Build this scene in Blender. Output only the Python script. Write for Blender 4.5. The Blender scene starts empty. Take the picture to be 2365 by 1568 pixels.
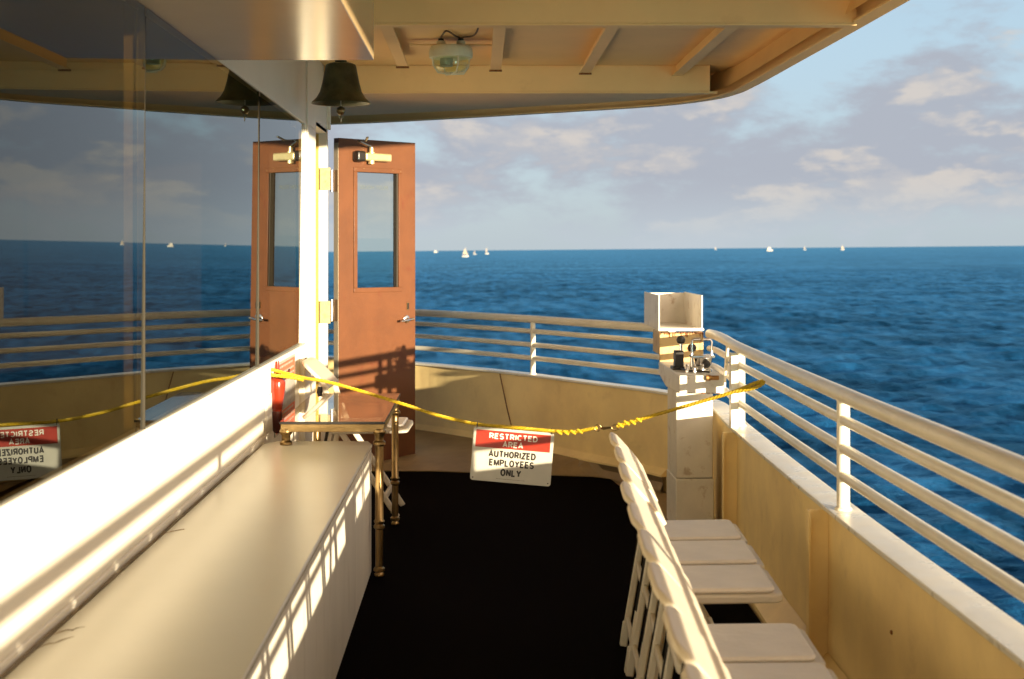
import bpy, bmesh, math, random
from mathutils import Vector, Matrix
random.seed(7)
S = bpy.context.scene
COL = S.collection
R = math.radians
F, H, VX, VY = 3283.0, 1.4, 1105.0, 578.0      # focal length and vanishing point in units of a 2364 px wide frame

# ------------------------------------------------------------------ camera
cam_d = bpy.data.cameras.new('camera'); cam = bpy.data.objects.new('camera', cam_d); COL.objects.link(cam)
cam.location = (0, 0, H); cam.rotation_euler = (R(90), 0, 0)
cam_d.sensor_width = 36; cam_d.lens = F/2364*36
cam_d.shift_x = 77/2364; cam_d.shift_y = -206/2364
cam_d.clip_start = 0.05; cam_d.clip_end = 120000
cam_d.dof.use_dof = True; cam_d.dof.focus_distance = 6.3; cam_d.dof.aperture_fstop = 5.0
S.camera = cam

# ------------------------------------------------------------------ light
SUN_DIR = Vector((0.575, -0.815, 0.072)).normalized()
ROLL = 0.0085
el = math.asin(SUN_DIR.z); az = math.atan2(SUN_DIR.x, SUN_DIR.y)
sd = bpy.data.lights.new('sun', 'SUN'); sun = bpy.data.objects.new('sun', sd); COL.objects.link(sun)
sd.energy = 5.0; sd.angle = R(0.5); sd.color = (1.0, 0.85, 0.60)
sun.rotation_euler = SUN_DIR.to_track_quat('Z', 'Y').to_euler(); sun.location = (6, -9, 5)
S.view_settings.view_transform = 'Standard'; S.view_settings.look = 'None'
S.view_settings.exposure = 1.6; S.view_settings.gamma = 1

W = bpy.data.worlds.new('World'); S.world = W; W.use_nodes = True
nt = W.node_tree; nt.nodes.clear()
def N(t, **k):
    n = nt.nodes.new(t)
    for a, b in k.items(): setattr(n, a, b)
    return n
def L(a, b): nt.links.new(a, b)
def mathn(op, a=None, b=None, c=None, clamp=False):
    n = N('ShaderNodeMath', operation=op, use_clamp=clamp)
    for i, v in enumerate((a, b, c)):
        if v is None: continue
        if isinstance(v, (int, float)): n.inputs[i].default_value = v
        else: L(v, n.inputs[i])
    return n.outputs[0]
def rgbmix(fac, a, b):
    n = N('ShaderNodeMix', data_type='RGBA')
    if isinstance(fac, (int, float)): n.inputs[0].default_value = fac
    else: L(fac, n.inputs[0])
    for i, v in ((6, a), (7, b)):
        if isinstance(v, tuple): n.inputs[i].default_value = (*v, 1)
        else: L(v, n.inputs[i])
    return n.outputs[2]
def mrange(v, a, b, c=0.0, d=1.0, smooth=True):
    n = N('ShaderNodeMapRange', interpolation_type='SMOOTHSTEP' if smooth else 'LINEAR', clamp=True)
    L(v, n.inputs[0])
    for i, q in enumerate((a, b, c, d)): n.inputs[i+1].default_value = q
    return n.outputs[0]
out = N('ShaderNodeOutputWorld'); bg = N('ShaderNodeBackground')
tc = N('ShaderNodeTexCoord'); mp = N('ShaderNodeMapping', vector_type='POINT'); mp.inputs['Rotation'].default_value = (0, ROLL, 0)
L(tc.outputs['Generated'], mp.inputs['Vector'])
sx = N('ShaderNodeSeparateXYZ'); L(mp.outputs[0], sx.inputs[0])
zc = mathn('MAXIMUM', sx.outputs[2], 0.004)
cx = N('ShaderNodeCombineXYZ'); L(sx.outputs[0], cx.inputs[0]); L(sx.outputs[1], cx.inputs[1]); L(zc, cx.inputs[2])
sky = N('ShaderNodeTexSky', sky_type='NISHITA'); sky.sun_disc = False
sky.sun_elevation = R(14); sky.sun_rotation = az; sky.air_density = 1.0; sky.dust_density = 0.6; sky.ozone_density = 1.5
L(cx.outputs[0], sky.inputs[0])
# sky texture brought to the daylight strength range and mixed with low stratocumulus
SKYK = 0.085
skc = N('ShaderNodeVectorMath', operation='SCALE'); L(sky.outputs[0], skc.inputs[0]); skc.inputs['Scale'].default_value = SKYK
elev = zc
hz = rgbmix(mrange(elev, 0.0, 0.16), (0.395, 0.47, 0.53), (0.43, 0.58, 0.70))       # marine haze towards the horizon
base = rgbmix(mrange(elev, 0.0, 0.5, 0.85, 0.25), skc.outputs[0], hz)
# cloud noises: azimuth-stretched
def cloud(scale, zs, off, detail=6, rough=0.55, dist=0.0):
    c = N('ShaderNodeCombineXYZ')
    L(sx.outputs[0], c.inputs[0]); L(sx.outputs[1], c.inputs[1]); L(mathn('MULTIPLY', zc, zs), c.inputs[2])
    a = N('ShaderNodeVectorMath', operation='ADD'); L(c.outputs[0], a.inputs[0]); a.inputs[1].default_value = off
    n = N('ShaderNodeTexNoise'); L(a.outputs[0], n.inputs['Vector'])
    n.inputs['Scale'].default_value = scale; n.inputs['Detail'].default_value = detail
    n.inputs['Roughness'].default_value = rough; n.inputs['Distortion'].default_value = dist
    return n.outputs[0]
n1 = cloud(8.0, 2.7, (5.3, 1.1, 2.6), 8, 0.60, 0.2)
n2 = cloud(8.0, 2.7, (5.3, 1.1, 2.6-0.06), 4, 0.55, 0.2)   # the same noise sampled a little higher: lit tops
n3 = cloud(30, 2.0, (9.1, 4.2, 0.3), 5, 0.6)
cover = mathn('ADD', n1, mrange(elev, 0.07, 0.155, 0.13, -0.055))
cover = mathn('ADD', cover, mrange(elev, 0.0, 0.03, -0.06, 0.0))
cover = mathn('ADD', cover, mathn('MULTIPLY', mathn('SUBTRACT', n3, 0.5), 0.16))
# denser to the left of the view
cover = mathn('ADD', cover, mathn('MULTIPLY', sx.outputs[0], -0.10))
cl = mrange(cover, 0.46, 0.64, 0.0, 0.92)
lit = mrange(mathn('SUBTRACT', n1, n2), 0.0, 0.09)
litm = mathn('MULTIPLY', lit, mathn('MULTIPLY', mrange(n1, 0.44, 0.60), mrange(n3, 0.38, 0.62, 0.35, 1.0)))
ccol = rgbmix(litm, (0.335, 0.355, 0.408), (0.52, 0.475, 0.44))
ccol = rgbmix(mrange(elev, 0.0, 0.055, 0.9, 0.0), ccol, (0.415, 0.47, 0.515))
fin = rgbmix(cl, base, ccol)
dt = N('ShaderNodeVectorMath', operation='DOT_PRODUCT'); L(cx.outputs[0], dt.inputs[0]); dt.inputs[1].default_value = tuple(SUN_DIR)
glow = mathn('POWER', mathn('MAXIMUM', dt.outputs['Value'], 0.0), 3.0)
gm = N('ShaderNodeVectorMath', operation='SCALE'); gm.inputs[0].default_value = (1.7, 1.2, 0.8); L(glow, gm.inputs['Scale'])
sunside = rgbmix(mrange(dt.outputs['Value'], -0.2, 0.7), fin, (0.60, 0.55, 0.50))
ga = N('ShaderNodeVectorMath', operation='ADD'); L(sunside, ga.inputs[0]); L(gm.outputs[0], ga.inputs[1])
L(ga.outputs[0], bg.inputs[0]); bg.inputs[1].default_value = 0.43
L(bg.outputs[0], out.inputs[0])

# ------------------------------------------------------------------ helpers
def at_z(x, y, z):
    D = F*(H-z)/(y-VY); return Vector(((x-VX)*D/F, D, z))
def at_D(x, y, D): return Vector(((x-VX)*D/F, D, H-(y-VY)*D/F))
def link(o): COL.objects.link(o); return o
def tag(o, label=None, cat=None, group=None, kind=None):
    if label: o['label'] = label
    if cat: o['category'] = cat
    if group: o['group'] = group
    if kind: o['kind'] = kind
    return o
def empty(name, loc=(0, 0, 0), rz=0):
    o = bpy.data.objects.new(name, None); link(o); o.location = loc; o.rotation_euler = (0, 0, rz); o.empty_display_size = 0.1
    return o
class MB:
    def __init__(s): s.v = []; s.f = []
    def add(s, vs, fs):
        b = len(s.v); s.v += [Vector(q) for q in vs]; s.f += [tuple(i+b for i in f) for f in fs]; return s
    def box(s, x0, x1, y0, y1, z0, z1, M=None):
        vs = [Vector((x, y, z)) for z in (z0, z1) for (x, y) in ((x0, y0), (x1, y0), (x1, y1), (x0, y1))]
        if M: vs = [M @ q for q in vs]
        return s.add(vs, [(3, 2, 1, 0), (4, 5, 6, 7), (0, 1, 5, 4), (1, 2, 6, 5), (2, 3, 7, 6), (3, 0, 4, 7)])
    def bar(s, a, b, w, t, up=(0, 0, 1)):
        a, b = Vector(a), Vector(b); d = (b-a).normalized(); u = d.cross(Vector(up)).normalized(); v = u.cross(d).normalized()
        vs = []
        for p in (a, b):
            for (i, j) in ((-1, -1), (1, -1), (1, 1), (-1, 1)): vs.append(p+u*w/2*i+v*t/2*j)
        return s.add(vs, [(0, 1, 2, 3), (7, 6, 5, 4), (0, 4, 5, 1), (1, 5, 6, 2), (2, 6, 7, 3), (3, 7, 4, 0)])
    def tube(s, pts, r, n=12, cap=True):
        pts = [Vector(p) for p in pts]; rs = r if isinstance(r, (list, tuple)) else [r]*len(pts)
        rings = []; ref = None
        for i, p in enumerate(pts):
            t = (pts[min(i+1, len(pts)-1)]-pts[max(i-1, 0)]).normalized()
            if ref is None:
                ref = Vector((0, 0, 1)) if abs(t.z) < 0.9 else Vector((1, 0, 0))
            u = (ref-t*ref.dot(t)).normalized(); ref = u; w = t.cross(u)
            rings.append([p+(u*math.cos(a)+w*math.sin(a))*rs[i] for a in [2*math.pi*k/n for k in range(n)]])
        vs = [q for g in rings for q in g]; fs = []
        for i in range(len(pts)-1):
            for k in range(n): fs.append((i*n+k, i*n+(k+1) % n, (i+1)*n+(k+1) % n, (i+1)*n+k))
        if cap: fs.append(tuple(range(n-1, -1, -1))); fs.append(tuple((len(pts)-1)*n+k for k in range(n)))
        return s.add(vs, fs)
    def lathe(s, prof, c=(0, 0, 0), n=24, axis='z', M=None):
        vs = []; fs = []
        for (r, z) in prof:
            for k in range(n):
                a = 2*math.pi*k/n; q = Vector((r*math.cos(a), r*math.sin(a), z))
                if axis == 'x': q = Vector((q.z, q.x, q.y))
                if axis == 'y': q = Vector((q.y, q.z, q.x))
                if M: q = M @ q
                vs.append(q+Vector(c))
        for i in range(len(prof)-1):
            for k in range(n): fs.append((i*n+k, i*n+(k+1) % n, (i+1)*n+(k+1) % n, (i+1)*n+k))
        fs.append(tuple(range(n-1, -1, -1))); fs.append(tuple((len(prof)-1)*n+k for k in range(n)))
        return s.add(vs, fs)
    def prism(s, poly, f0, f1):            # poly: list of 2D, f0/f1: functions 2D -> 3D
        n = len(poly); vs = [f0(p) for p in poly]+[f1(p) for p in poly]
        fs = [tuple(range(n-1, -1, -1)), tuple(range(n, 2*n))]+[(i, (i+1) % n, (i+1) % n+n, i+n) for i in range(n)]
        return s.add(vs, fs)
    def sweep(s, path, prof, closed=True, cap=True):   # path 2D points, prof (outward, z)
        n = len(prof); P = [Vector((a, b)) for a, b in path]; vs = []; fs = []
        for i, p in enumerate(P):
            t = (P[min(i+1, len(P)-1)]-P[max(i-1, 0)]).normalized(); o = Vector((t.y, -t.x))
            for (u, z) in prof: q = p+o*u; vs.append(Vector((q.x, q.y, z)))
        m = n if closed else n-1
        for i in range(len(P)-1):
            for k in range(m): fs.append((i*n+k, i*n+(k+1) % n, (i+1)*n+(k+1) % n, (i+1)*n+k))
        if closed and cap: fs.append(tuple(range(n-1, -1, -1))); fs.append(tuple((len(P)-1)*n+k for k in range(n)))
        return s.add(vs, fs)
    def build(s, name, mat, parent=None, bevel=0, seg=2, smooth=None, solid=0, local=True, sub=0):
        me = bpy.data.meshes.new(name); me.from_pydata([tuple(q) for q in s.v], [], s.f)
        bm = bmesh.new(); bm.from_mesh(me); bmesh.ops.recalc_face_normals(bm, faces=bm.faces); bm.to_mesh(me); bm.free()
        me.materials.append(mat); o = bpy.data.objects.new(name, me); link(o)
        if parent:
            o.parent = parent
            if not local: o.matrix_parent_inverse = parent_world(parent).inverted()
        if solid:
            m = o.modifiers.new('solidify', 'SOLIDIFY'); m.thickness = solid; m.offset = 0
        if bevel:
            m = o.modifiers.new('bevel', 'BEVEL'); m.width = bevel; m.segments = seg; m.limit_method = 'ANGLE'; m.angle_limit = R(40)
        if sub:
            m = o.modifiers.new('subdivision', 'SUBSURF'); m.levels = sub; m.render_levels = sub
        if smooth is None: smooth = bool(bevel)
        if smooth:
            for p in me.polygons: p.use_smooth = True
            try: me.set_sharp_from_angle(angle=R(40))
            except Exception: pass
        return o
def parent_world(o):
    M = Matrix.LocRotScale(o.location, o.rotation_euler, o.scale)
    return (parent_world(o.parent) @ o.matrix_parent_inverse @ M) if o.parent else M
def spline(pts, n=12):
    P = [Vector(p) for p in pts]; out_ = []
    for i in range(len(P)-1):
        a = P[i-1] if i else P[0]*2-P[1]; b, c = P[i], P[i+1]; d = P[i+2] if i+2 < len(P) else P[-1]*2-P[-2]
        for k in range(n):
            t = k/n
            out_.append(0.5*((2*b)+(c-a)*t+(2*a-5*b+4*c-d)*t*t+(3*b-a-3*c+d)*t**3))
    out_.append(P[-1]); return out_
def rrect(x0, x1, y0, y1, r, n=5):
    o = []
    for (cx_, cy_, a0) in ((x1-r, y1-r, 0), (x0+r, y1-r, 90), (x0+r, y0+r, 180), (x1-r, y0+r, 270)):
        for k in range(n+1):
            a = R(a0+90*k/n); o.append((cx_+r*math.cos(a), cy_+r*math.sin(a)))
    return o

# ------------------------------------------------------------------ materials
def mat(name, col, rough=0.5, metal=0.0, spec=0.5, bump=0.0, bscale=60, var=0.0, vscale=4, stain=None, stain_amt=0.0, sscale=3, coat=0.0, rvar=0.0, stretch=(1, 1, 1), transl=None, tcol=None):
    m = bpy.data.materials.new(name); m.use_nodes = True
    global nt
    keep = nt; nt = m.node_tree
    p = nt.nodes['Principled BSDF']
    p.inputs['Base Color'].default_value = (*col, 1); p.inputs['Roughness'].default_value = rough
    p.inputs['Metallic'].default_value = metal; p.inputs['Specular IOR Level'].default_value = spec
    p.inputs['Coat Weight'].default_value = coat; p.inputs['Coat Roughness'].default_value = 0.12
    t = N('ShaderNodeTexCoord'); mpn = N('ShaderNodeMapping'); mpn.inputs['Scale'].default_value = stretch
    L(t.outputs['Object'], mpn.inputs[0]); vec = mpn.outputs[0]
    def noise(sc, det=5, ro=0.6, dist=0):
        n = N('ShaderNodeTexNoise'); L(vec, n.inputs['Vector']); n.inputs['Scale'].default_value = sc
        n.inputs['Detail'].default_value = det; n.inputs['Roughness'].default_value = ro; n.inputs['Distortion'].default_value = dist
        return n.outputs[0]
    c = None
    if var:
        c = rgbmix(mrange(noise(vscale), 0.3, 0.7), tuple(max(0, q*(1-var)) for q in col), tuple(min(1, q*(1+var*0.6)) for q in col))
    if stain:
        c = rgbmix(mathn('MULTIPLY', mrange(noise(sscale, 8, 0.7, 0.4), 0.56, 0.68), stain_amt), c if c is not None else col, stain)
    if c is not None: L(c, p.inputs['Base Color'])
    if rvar: L(mrange(noise(vscale*2.3), 0.3, 0.7, rough-rvar, rough+rvar), p.inputs['Roughness'])
    if bump:
        b = N('ShaderNodeBump'); b.inputs['Strength'].default_value = bump; b.inputs['Distance'].default_value = 0.01
        L(noise(bscale, 4), b.inputs['Height']); L(b.outputs[0], p.inputs['Normal'])
    if transl:
        tr = N('ShaderNodeBsdfTranslucent'); tr.inputs[0].default_value = (*tcol, 1)
        mx = N('ShaderNodeMixShader'); mx.inputs[0].default_value = transl
        L(p.outputs[0], mx.inputs[1]); L(tr.outputs[0], mx.inputs[2]); L(mx.outputs[0], nt.nodes['Material Output'].inputs[0])
    nt = keep
    return m
WARM = (0.78, 0.72, 0.60)
paint = mat('white_paint', (0.80, 0.75, 0.64), 0.32, bump=0.10, bscale=14, var=0.06, vscale=3, stain=(0.50, 0.36, 0.2), stain_amt=0.10, sscale=5, rvar=0.08)
paint_wall = mat('wall_paint', (0.86, 0.80, 0.68), 0.42, bump=0.08, bscale=9, var=0.04, vscale=2)
paint_bench = mat('bench_paint', (0.62, 0.58, 0.46), 0.27, spec=0.7, var=0.04, vscale=1.2)
paint_cab = mat('cabinet_paint', (0.86, 0.81, 0.70), 0.36, bump=0.06, bscale=8, var=0.06, vscale=3, stain=(0.45, 0.38, 0.26), stain_amt=0.35, sscale=5, stretch=(1, 1.6, 0.35))
paint_ceil = mat('ceiling_paint', (0.92, 0.61, 0.27), 0.5, bump=0.05, bscale=12, var=0.04, vscale=2.5, stain=(0.6, 0.33, 0.14), stain_amt=0.12, sscale=7)
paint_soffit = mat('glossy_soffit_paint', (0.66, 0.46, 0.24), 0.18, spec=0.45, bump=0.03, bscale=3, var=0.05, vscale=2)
paint_bul = mat('bulwark_paint', (0.96, 0.71, 0.32), 0.5, bump=0.16, bscale=5, var=0.12, vscale=3, stain=(0.55, 0.34, 0.14), stain_amt=0.2, sscale=5)
paint_deck = mat('deck_paint', (0.30, 0.20, 0.09), 0.6, bump=0.2, bscale=60, var=0.2, vscale=4, stain=(0.25, 0.16, 0.08), stain_amt=0.4, sscale=5)
carpet_m = mat('black_carpet', (0.0030, 0.0012, 0.0008), 0.95, spec=0.02, bump=0.6, bscale=420, var=0.35, vscale=120)
door_m = mat('orange_door_paint', (0.118, 0.039, 0.011), 0.42, bump=0.12, bscale=22, var=0.14, vscale=5, stain=(0.105, 0.020, 0.005), stain_amt=0.7, sscale=4)
rail_m = mat('rail_paint', (0.84, 0.77, 0.62), 0.33, bump=0.12, bscale=20, var=0.08, vscale=6, stain=(0.45, 0.26, 0.1), stain_amt=0.12, sscale=12)
brass = mat('aged_brass', (0.33, 0.225, 0.10), 0.34, metal=1.0, bump=0.06, bscale=60, var=0.15, vscale=12, rvar=0.05)
chrome = mat('chrome', (0.75, 0.74, 0.72), 0.12, metal=1.0)
steel = mat('dull_steel', (0.42, 0.38, 0.30), 0.35, metal=0.9, var=0.2, vscale=20)
steel2 = mat('tan_edge_paint', (0.46, 0.38, 0.27), 0.5)
black = mat('black_plastic', (0.015, 0.012, 0.010), 0.35)
closer_m = mat('closer_metal', (0.70, 0.58, 0.30), 0.35, metal=0.6, var=0.1, vscale=30)
hinge_m = mat('hinge_metal', (0.62, 0.50, 0.28), 0.4, metal=0.5, var=0.2, vscale=30, stain=(0.3, 0.14, 0.04), stain_amt=0.4, sscale=30)
hinge_dk = mat('hinge_leaf_dark', (0.26, 0.15, 0.07), 0.45, metal=0.3)
bell_m = mat('bell_bronze', (0.085, 0.085, 0.045), 0.42, metal=0.75, bump=0.15, bscale=60, var=0.35, vscale=14, stain=(0.06, 0.13, 0.07), stain_amt=0.6, sscale=10)
rope_m = mat('yellow_rope', (0.50, 0.33, 0.008), 0.5, bump=0.3, bscale=400, var=0.2, vscale=60)
sign_w = mat('sign_white', (0.42, 0.40, 0.34), 0.3, var=0.04, vscale=20)
sign_lt = mat('sign_letter_white', (0.60, 0.57, 0.50), 0.4)
sign_r = mat('sign_red', (0.30, 0.018, 0.006), 0.32, var=0.08, vscale=20)
sign_k = mat('sign_black', (0.008, 0.004, 0.003), 0.4)
ext_m = mat('red_enamel', (0.24, 0.025, 0.008), 0.18, coat=0.5)
ext_dk = mat('red_shade_and_rubber', (0.10, 0.02, 0.012), 0.4)
gold_m = mat('gold_weatherstrip', (0.60, 0.38, 0.08), 0.5, var=0.2, vscale=40)
seal_m = mat('tan_seal', (0.03, 0.022, 0.010), 0.6)
mullion_m = mat('gold_mullion', (0.13, 0.095, 0.025), 0.5, var=0.3, vscale=30, stretch=(1, 6, 0.5))
rubber = mat('dark_seal', (0.04, 0.03, 0.02), 0.6)
chair_m = mat('white_resin', (0.80, 0.74, 0.62), 0.35, bump=0.05, bscale=60, var=0.05, vscale=10, transl=0.30, tcol=(0.85, 0.68, 0.30))
pad_m = mat('white_vinyl_pad', (0.74, 0.67, 0.58), 0.42, bump=0.25, bscale=25, var=0.06, vscale=9)
sail_m = mat('pale_sail', (0.36, 0.28, 0.20), 0.7)
hull_m = mat('white_hull', (0.42, 0.38, 0.33), 0.4)
rust_m = mat('rusty_paint', (0.55, 0.38, 0.16), 0.5, bump=0.2, bscale=30, var=0.1, vscale=10, stain=(0.26, 0.085, 0.01), stain_amt=1.0, sscale=7, stretch=(1.3, 1, 0.8))
worn_m = mat('worn_white_metal', (0.78, 0.72, 0.62), 0.4, bump=0.1, bscale=20, var=0.06, vscale=10, stain=(0.4, 0.25, 0.12), stain_amt=0.6, sscale=11)
caulk_m = mat('old_caulk', (0.26, 0.18, 0.10), 0.8, var=0.4, vscale=20)
rust_edge = mat('rust_streak', (0.24, 0.08, 0.015), 0.8, var=0.5, vscale=60)
poster_r = mat('poster_red', (0.66, 0.14, 0.07), 0.5, var=0.15, vscale=40)
poster_g = mat('poster_grey', (0.40, 0.37, 0.33), 0.5, var=0.2, vscale=30)
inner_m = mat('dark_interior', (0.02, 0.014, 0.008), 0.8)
wire_m = mat('cable_sheath', (0.07, 0.03, 0.015), 0.5)
lampbody_m = mat('lamp_housing', (0.78, 0.72, 0.50), 0.4, var=0.06, vscale=20)
text_dim = mat('etched_letters', (0.16, 0.16, 0.17), 0.6)

def glass_mat(name, ior, tint, rough=0.0, gcol=(1, 1, 1)):
    global nt
    m = bpy.data.materials.new(name); m.use_nodes = True; keep = nt; nt = m.node_tree; nt.nodes.clear()
    o = N('ShaderNodeOutputMaterial'); fr = N('ShaderNodeFresnel'); fr.inputs[0].default_value = ior
    g = N('ShaderNodeBsdfGlossy'); g.inputs['Roughness'].default_value = rough; g.inputs[0].default_value = (*gcol, 1)
    t = N('ShaderNodeBsdfTransparent'); t.inputs[0].default_value = (*tint, 1)
    mx = N('ShaderNodeMixShader'); geo = N('ShaderNodeNewGeometry')
    L(mrange(geo.outputs['Backfacing'], 0.0, 1.0, ior, 1/ior, False), fr.inputs[0])
    L(fr.outputs[0], mx.inputs[0]); L(t.outputs[0], mx.inputs[1]); L(g.outputs[0], mx.inputs[2]); L(mx.outputs[0], o.inputs[0])
    nt = keep; return m
win_glass = glass_mat('tinted_window_glass', 2.05, (0.42, 0.35, 0.22), gcol=(0.88, 0.95, 0.94))
clear_glass = glass_mat('clear_glass', 1.35, (0.86, 0.90, 0.88))
smoke_glass = glass_mat('smoked_table_glass', 1.38, (0.72, 0.68, 0.60), 0.02)
lamp_glass = glass_mat('lamp_jar_glass', 1.5, (0.93, 0.97, 0.88), 0.03)

# ------------------------------------------------------------------ water
def water_mat():
    global nt
    m = bpy.data.materials.new('sea_water'); m.use_nodes = True; keep = nt; nt = m.node_tree
    nt.nodes.clear(); mo = N('ShaderNodeOutputMaterial')
    df = N('ShaderNodeBsdfDiffuse'); gl = N('ShaderNodeBsdfGlossy'); gl.inputs['Roughness'].default_value = 0.22; gl.inputs[0].default_value = (0.30, 0.73, 1.0, 1)
    fr = N('ShaderNodeFresnel'); fr.inputs[0].default_value = 1.33; wx = N('ShaderNodeMixShader')
    g = N('ShaderNodeTexCoord')
    def nz(scale, st, det=4, ro=0.55, rot=0.2, dist=0.0):
        mpn = N('ShaderNodeMapping'); mpn.inputs['Scale'].default_value = st; mpn.inputs['Rotation'].default_value = (0, 0, rot)
        L(g.outputs['Object'], mpn.inputs[0]); n = N('ShaderNodeTexNoise'); L(mpn.outputs[0], n.inputs['Vector'])
        n.inputs['Scale'].default_value = scale; n.inputs['Detail'].default_value = det; n.inputs['Roughness'].default_value = ro; n.inputs['Distortion'].default_value = dist
        return n.outputs[0]
    big = nz(0.16, (0.6, 1, 1), 4, 0.55, 0.3, 0.3); mid = nz(1.1, (0.7, 1.0, 1), 4, 0.6, 0.22, 0.4); small = nz(3.6, (0.8, 1.1, 1), 4, 0.62, -0.15, 0.4)
    h = mathn('ADD', mathn('MULTIPLY', mid, 0.12), mathn('MULTIPLY', small, 0.11)); h = mathn('ADD', h, mathn('MULTIPLY', big, 0.35))
    b = N('ShaderNodeBump'); b.inputs['Strength'].default_value = 1.0; b.inputs['Distance'].default_value = 1.0
    L(h, b.inputs['Height']); L(b.outputs[0], df.inputs['Normal']); L(b.outputs[0], gl.inputs['Normal'])
    lw = N('ShaderNodeLayerWeight'); lw.inputs['Blend'].default_value = 0.5; L(b.outputs[0], lw.inputs['Normal'])
    far = nz(0.035, (0.35, 1, 1), 6, 0.65, 0.05); gust = nz(0.5, (1, 0.10, 1), 6, 0.6, 0.0, 0.2)
    mixn = mathn('ADD', mathn('ADD', mathn('MULTIPLY', gust, 0.5), mathn('MULTIPLY', big, 0.15)), mathn('MULTIPLY', far, 0.35))
    fac = mathn('MULTIPLY', mrange(lw.outputs['Facing'], 0.62, 1.0, 0.015, 0.60), mrange(mixn, 0.40, 0.62, 0.72, 1.22))
    L(fac, wx.inputs[0]); L(df.outputs[0], wx.inputs[1]); L(gl.outputs[0], wx.inputs[2]); L(wx.outputs[0], mo.inputs[0])
    c = rgbmix(mrange(mixn, 0.40, 0.62), (0.001, 0.014, 0.038), (0.010, 0.075, 0.19))
    L(c, df.inputs[0])
    nt = keep; return m
water_m = water_mat()
SEA = -6.8
import numpy as np
def sea_mesh():
    rg = np.random.default_rng(4)
    # flat far water, lying a little under the modelled waves close to the ship
    rings = [3, 12, 40, 150, 470, 640, 2500, 9000, 30000, 70000]; n = 96
    vs = [(0.0, 0.0, SEA-0.6)]
    for r in rings:
        for k in range(n):
            a = 2*math.pi*k/n; x, y = r*math.cos(a), r*math.sin(a); vs.append((x, y, SEA+ROLL*x-(0.6 if r < 500 else 0)))
    fs = [(0, 1+k, 1+(k+1) % n) for k in range(n)]
    q = [(1+i*n+k, 1+i*n+(k+1) % n, 1+(i+1)*n+(k+1) % n, 1+(i+1)*n+k) for i in range(len(rings)-1) for k in range(n)]
    base = len(vs)
    D = [14.0]
    while D[-1] < 620: D.append(D[-1]+max(0.12, D[-1]*0.0040))
    D = np.array(D); A = np.radians(np.linspace(-11.5, 33, 620))
    DD, AA = np.meshgrid(D, A, indexing='ij'); X = DD*np.sin(AA); Y = DD*np.cos(AA)
    Z = np.zeros_like(X); gx = np.zeros_like(X); gy = np.zeros_like(X)
    for k in range(90):
        lam = 0.5*(7.5/0.5)**(rg.random()**1.15); th = math.radians(rg.normal(78, 34)); kx, ky = math.cos(th)*2*math.pi/lam, math.sin(th)*2*math.pi/lam
        amp = 0.0054*lam**0.88*(0.5+rg.random()); ph = rg.random()*6.283
        p = kx*X+ky*Y+ph+0.9*np.sin(0.23*kx*X-0.31*ky*Y+ph*3)
        f = np.clip(lam/(np.maximum(0.12, DD*0.0040)*2.6), 0, 1)      # waves finer than the mesh fade out
        Z += amp*np.cos(p)*f; gx += -amp*np.sin(p)*f*kx/math.hypot(kx, ky); gy += -amp*np.sin(p)*f*ky/math.hypot(kx, ky)
    w_ = np.clip((620-DD)/160, 0, 1)
    V = np.stack([X+gx*w_*0.8, Y+gy*w_*0.8, SEA+ROLL*X+Z*w_], -1).reshape(-1, 3)
    m, c = DD.shape; I = np.arange(m*c).reshape(m, c)+base
    Q = np.stack([I[:-1, :-1], I[:-1, 1:], I[1:, 1:], I[1:, :-1]], -1).reshape(-1, 4)[:, ::-1]
    allv = np.concatenate([np.array(vs), V]).astype(np.float32)
    tri = np.array(fs); qq = np.concatenate([np.array(q), Q])
    me = bpy.data.meshes.new('sea'); me.vertices.add(len(allv)); me.vertices.foreach_set('co', allv.ravel())
    loops = np.concatenate([tri.ravel(), qq.ravel()]).astype(np.int32); me.loops.add(len(loops)); me.loops.foreach_set('vertex_index', loops)
    npoly = len(tri)+len(qq); me.polygons.add(npoly)
    st_ = np.concatenate([np.arange(len(tri))*3, len(tri)*3+np.arange(len(qq))*4]).astype(np.int32)
    me.polygons.foreach_set('loop_start', st_); me.polygons.foreach_set('use_smooth', np.ones(npoly, dtype=bool))
    me.update(calc_edges=True); me.validate(); me.materials.append(water_m)
    o = bpy.data.objects.new('sea', me); link(o); return o
tag(sea_mesh(), 'deep blue choppy sea reaching to the horizon', 'sea', kind='structure')

# ------------------------------------------------------------------ paths of the deck edge
raw = [(0.86, -6.0), (0.97, -2.0), (1.075, 1.5), (1.106, 2.9), (1.126, 4.5), (1.190, 6.6), (1.235, 7.35), (1.225, 7.85), (1.03, 8.35), (0.70, 8.86), (0.34, 9.42), (-0.05, 9.93), (-0.49, 10.42), (-1.2, 11.0), (-2.2, 11.5), (-3.6, 11.8), (-5.0, 11.85)]
EDGE = [tuple(p) for p in spline([Vector(p) for p in raw], 8)]
def edge_between(y0, y1=None, x0=None):
    return [p for p in EDGE if p[1] >= y0 and (y1 is None or p[1] <= y1)]
def edge_near(Y):   # point on the starboard (right) side at depth Y
    best = min([p for p in EDGE if p[0] > 0.8], key=lambda p: abs(p[1]-Y)); return best
def Xs(Y):
    pts = [p for p in EDGE if p[1] <= 7.4]
    for a, b in zip(pts, pts[1:]):
        if a[1] <= Y <= b[1]: return a[0]+(b[0]-a[0])*(Y-a[1])/(b[1]-a[1])
    return pts[-1][0]

# deck and carpet
poly = [(p[0]-0.01, p[1]) for p in EDGE]+[(-5.0, -6.0)]
d = MB(); d.prism(poly, lambda p: Vector((p[0], p[1], -0.05)), lambda p: Vector((p[0], p[1], 0.0)))
tag(d.build('deck', paint_deck), 'brown painted steel deck inside the bulwark', 'deck', kind='structure')
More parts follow.
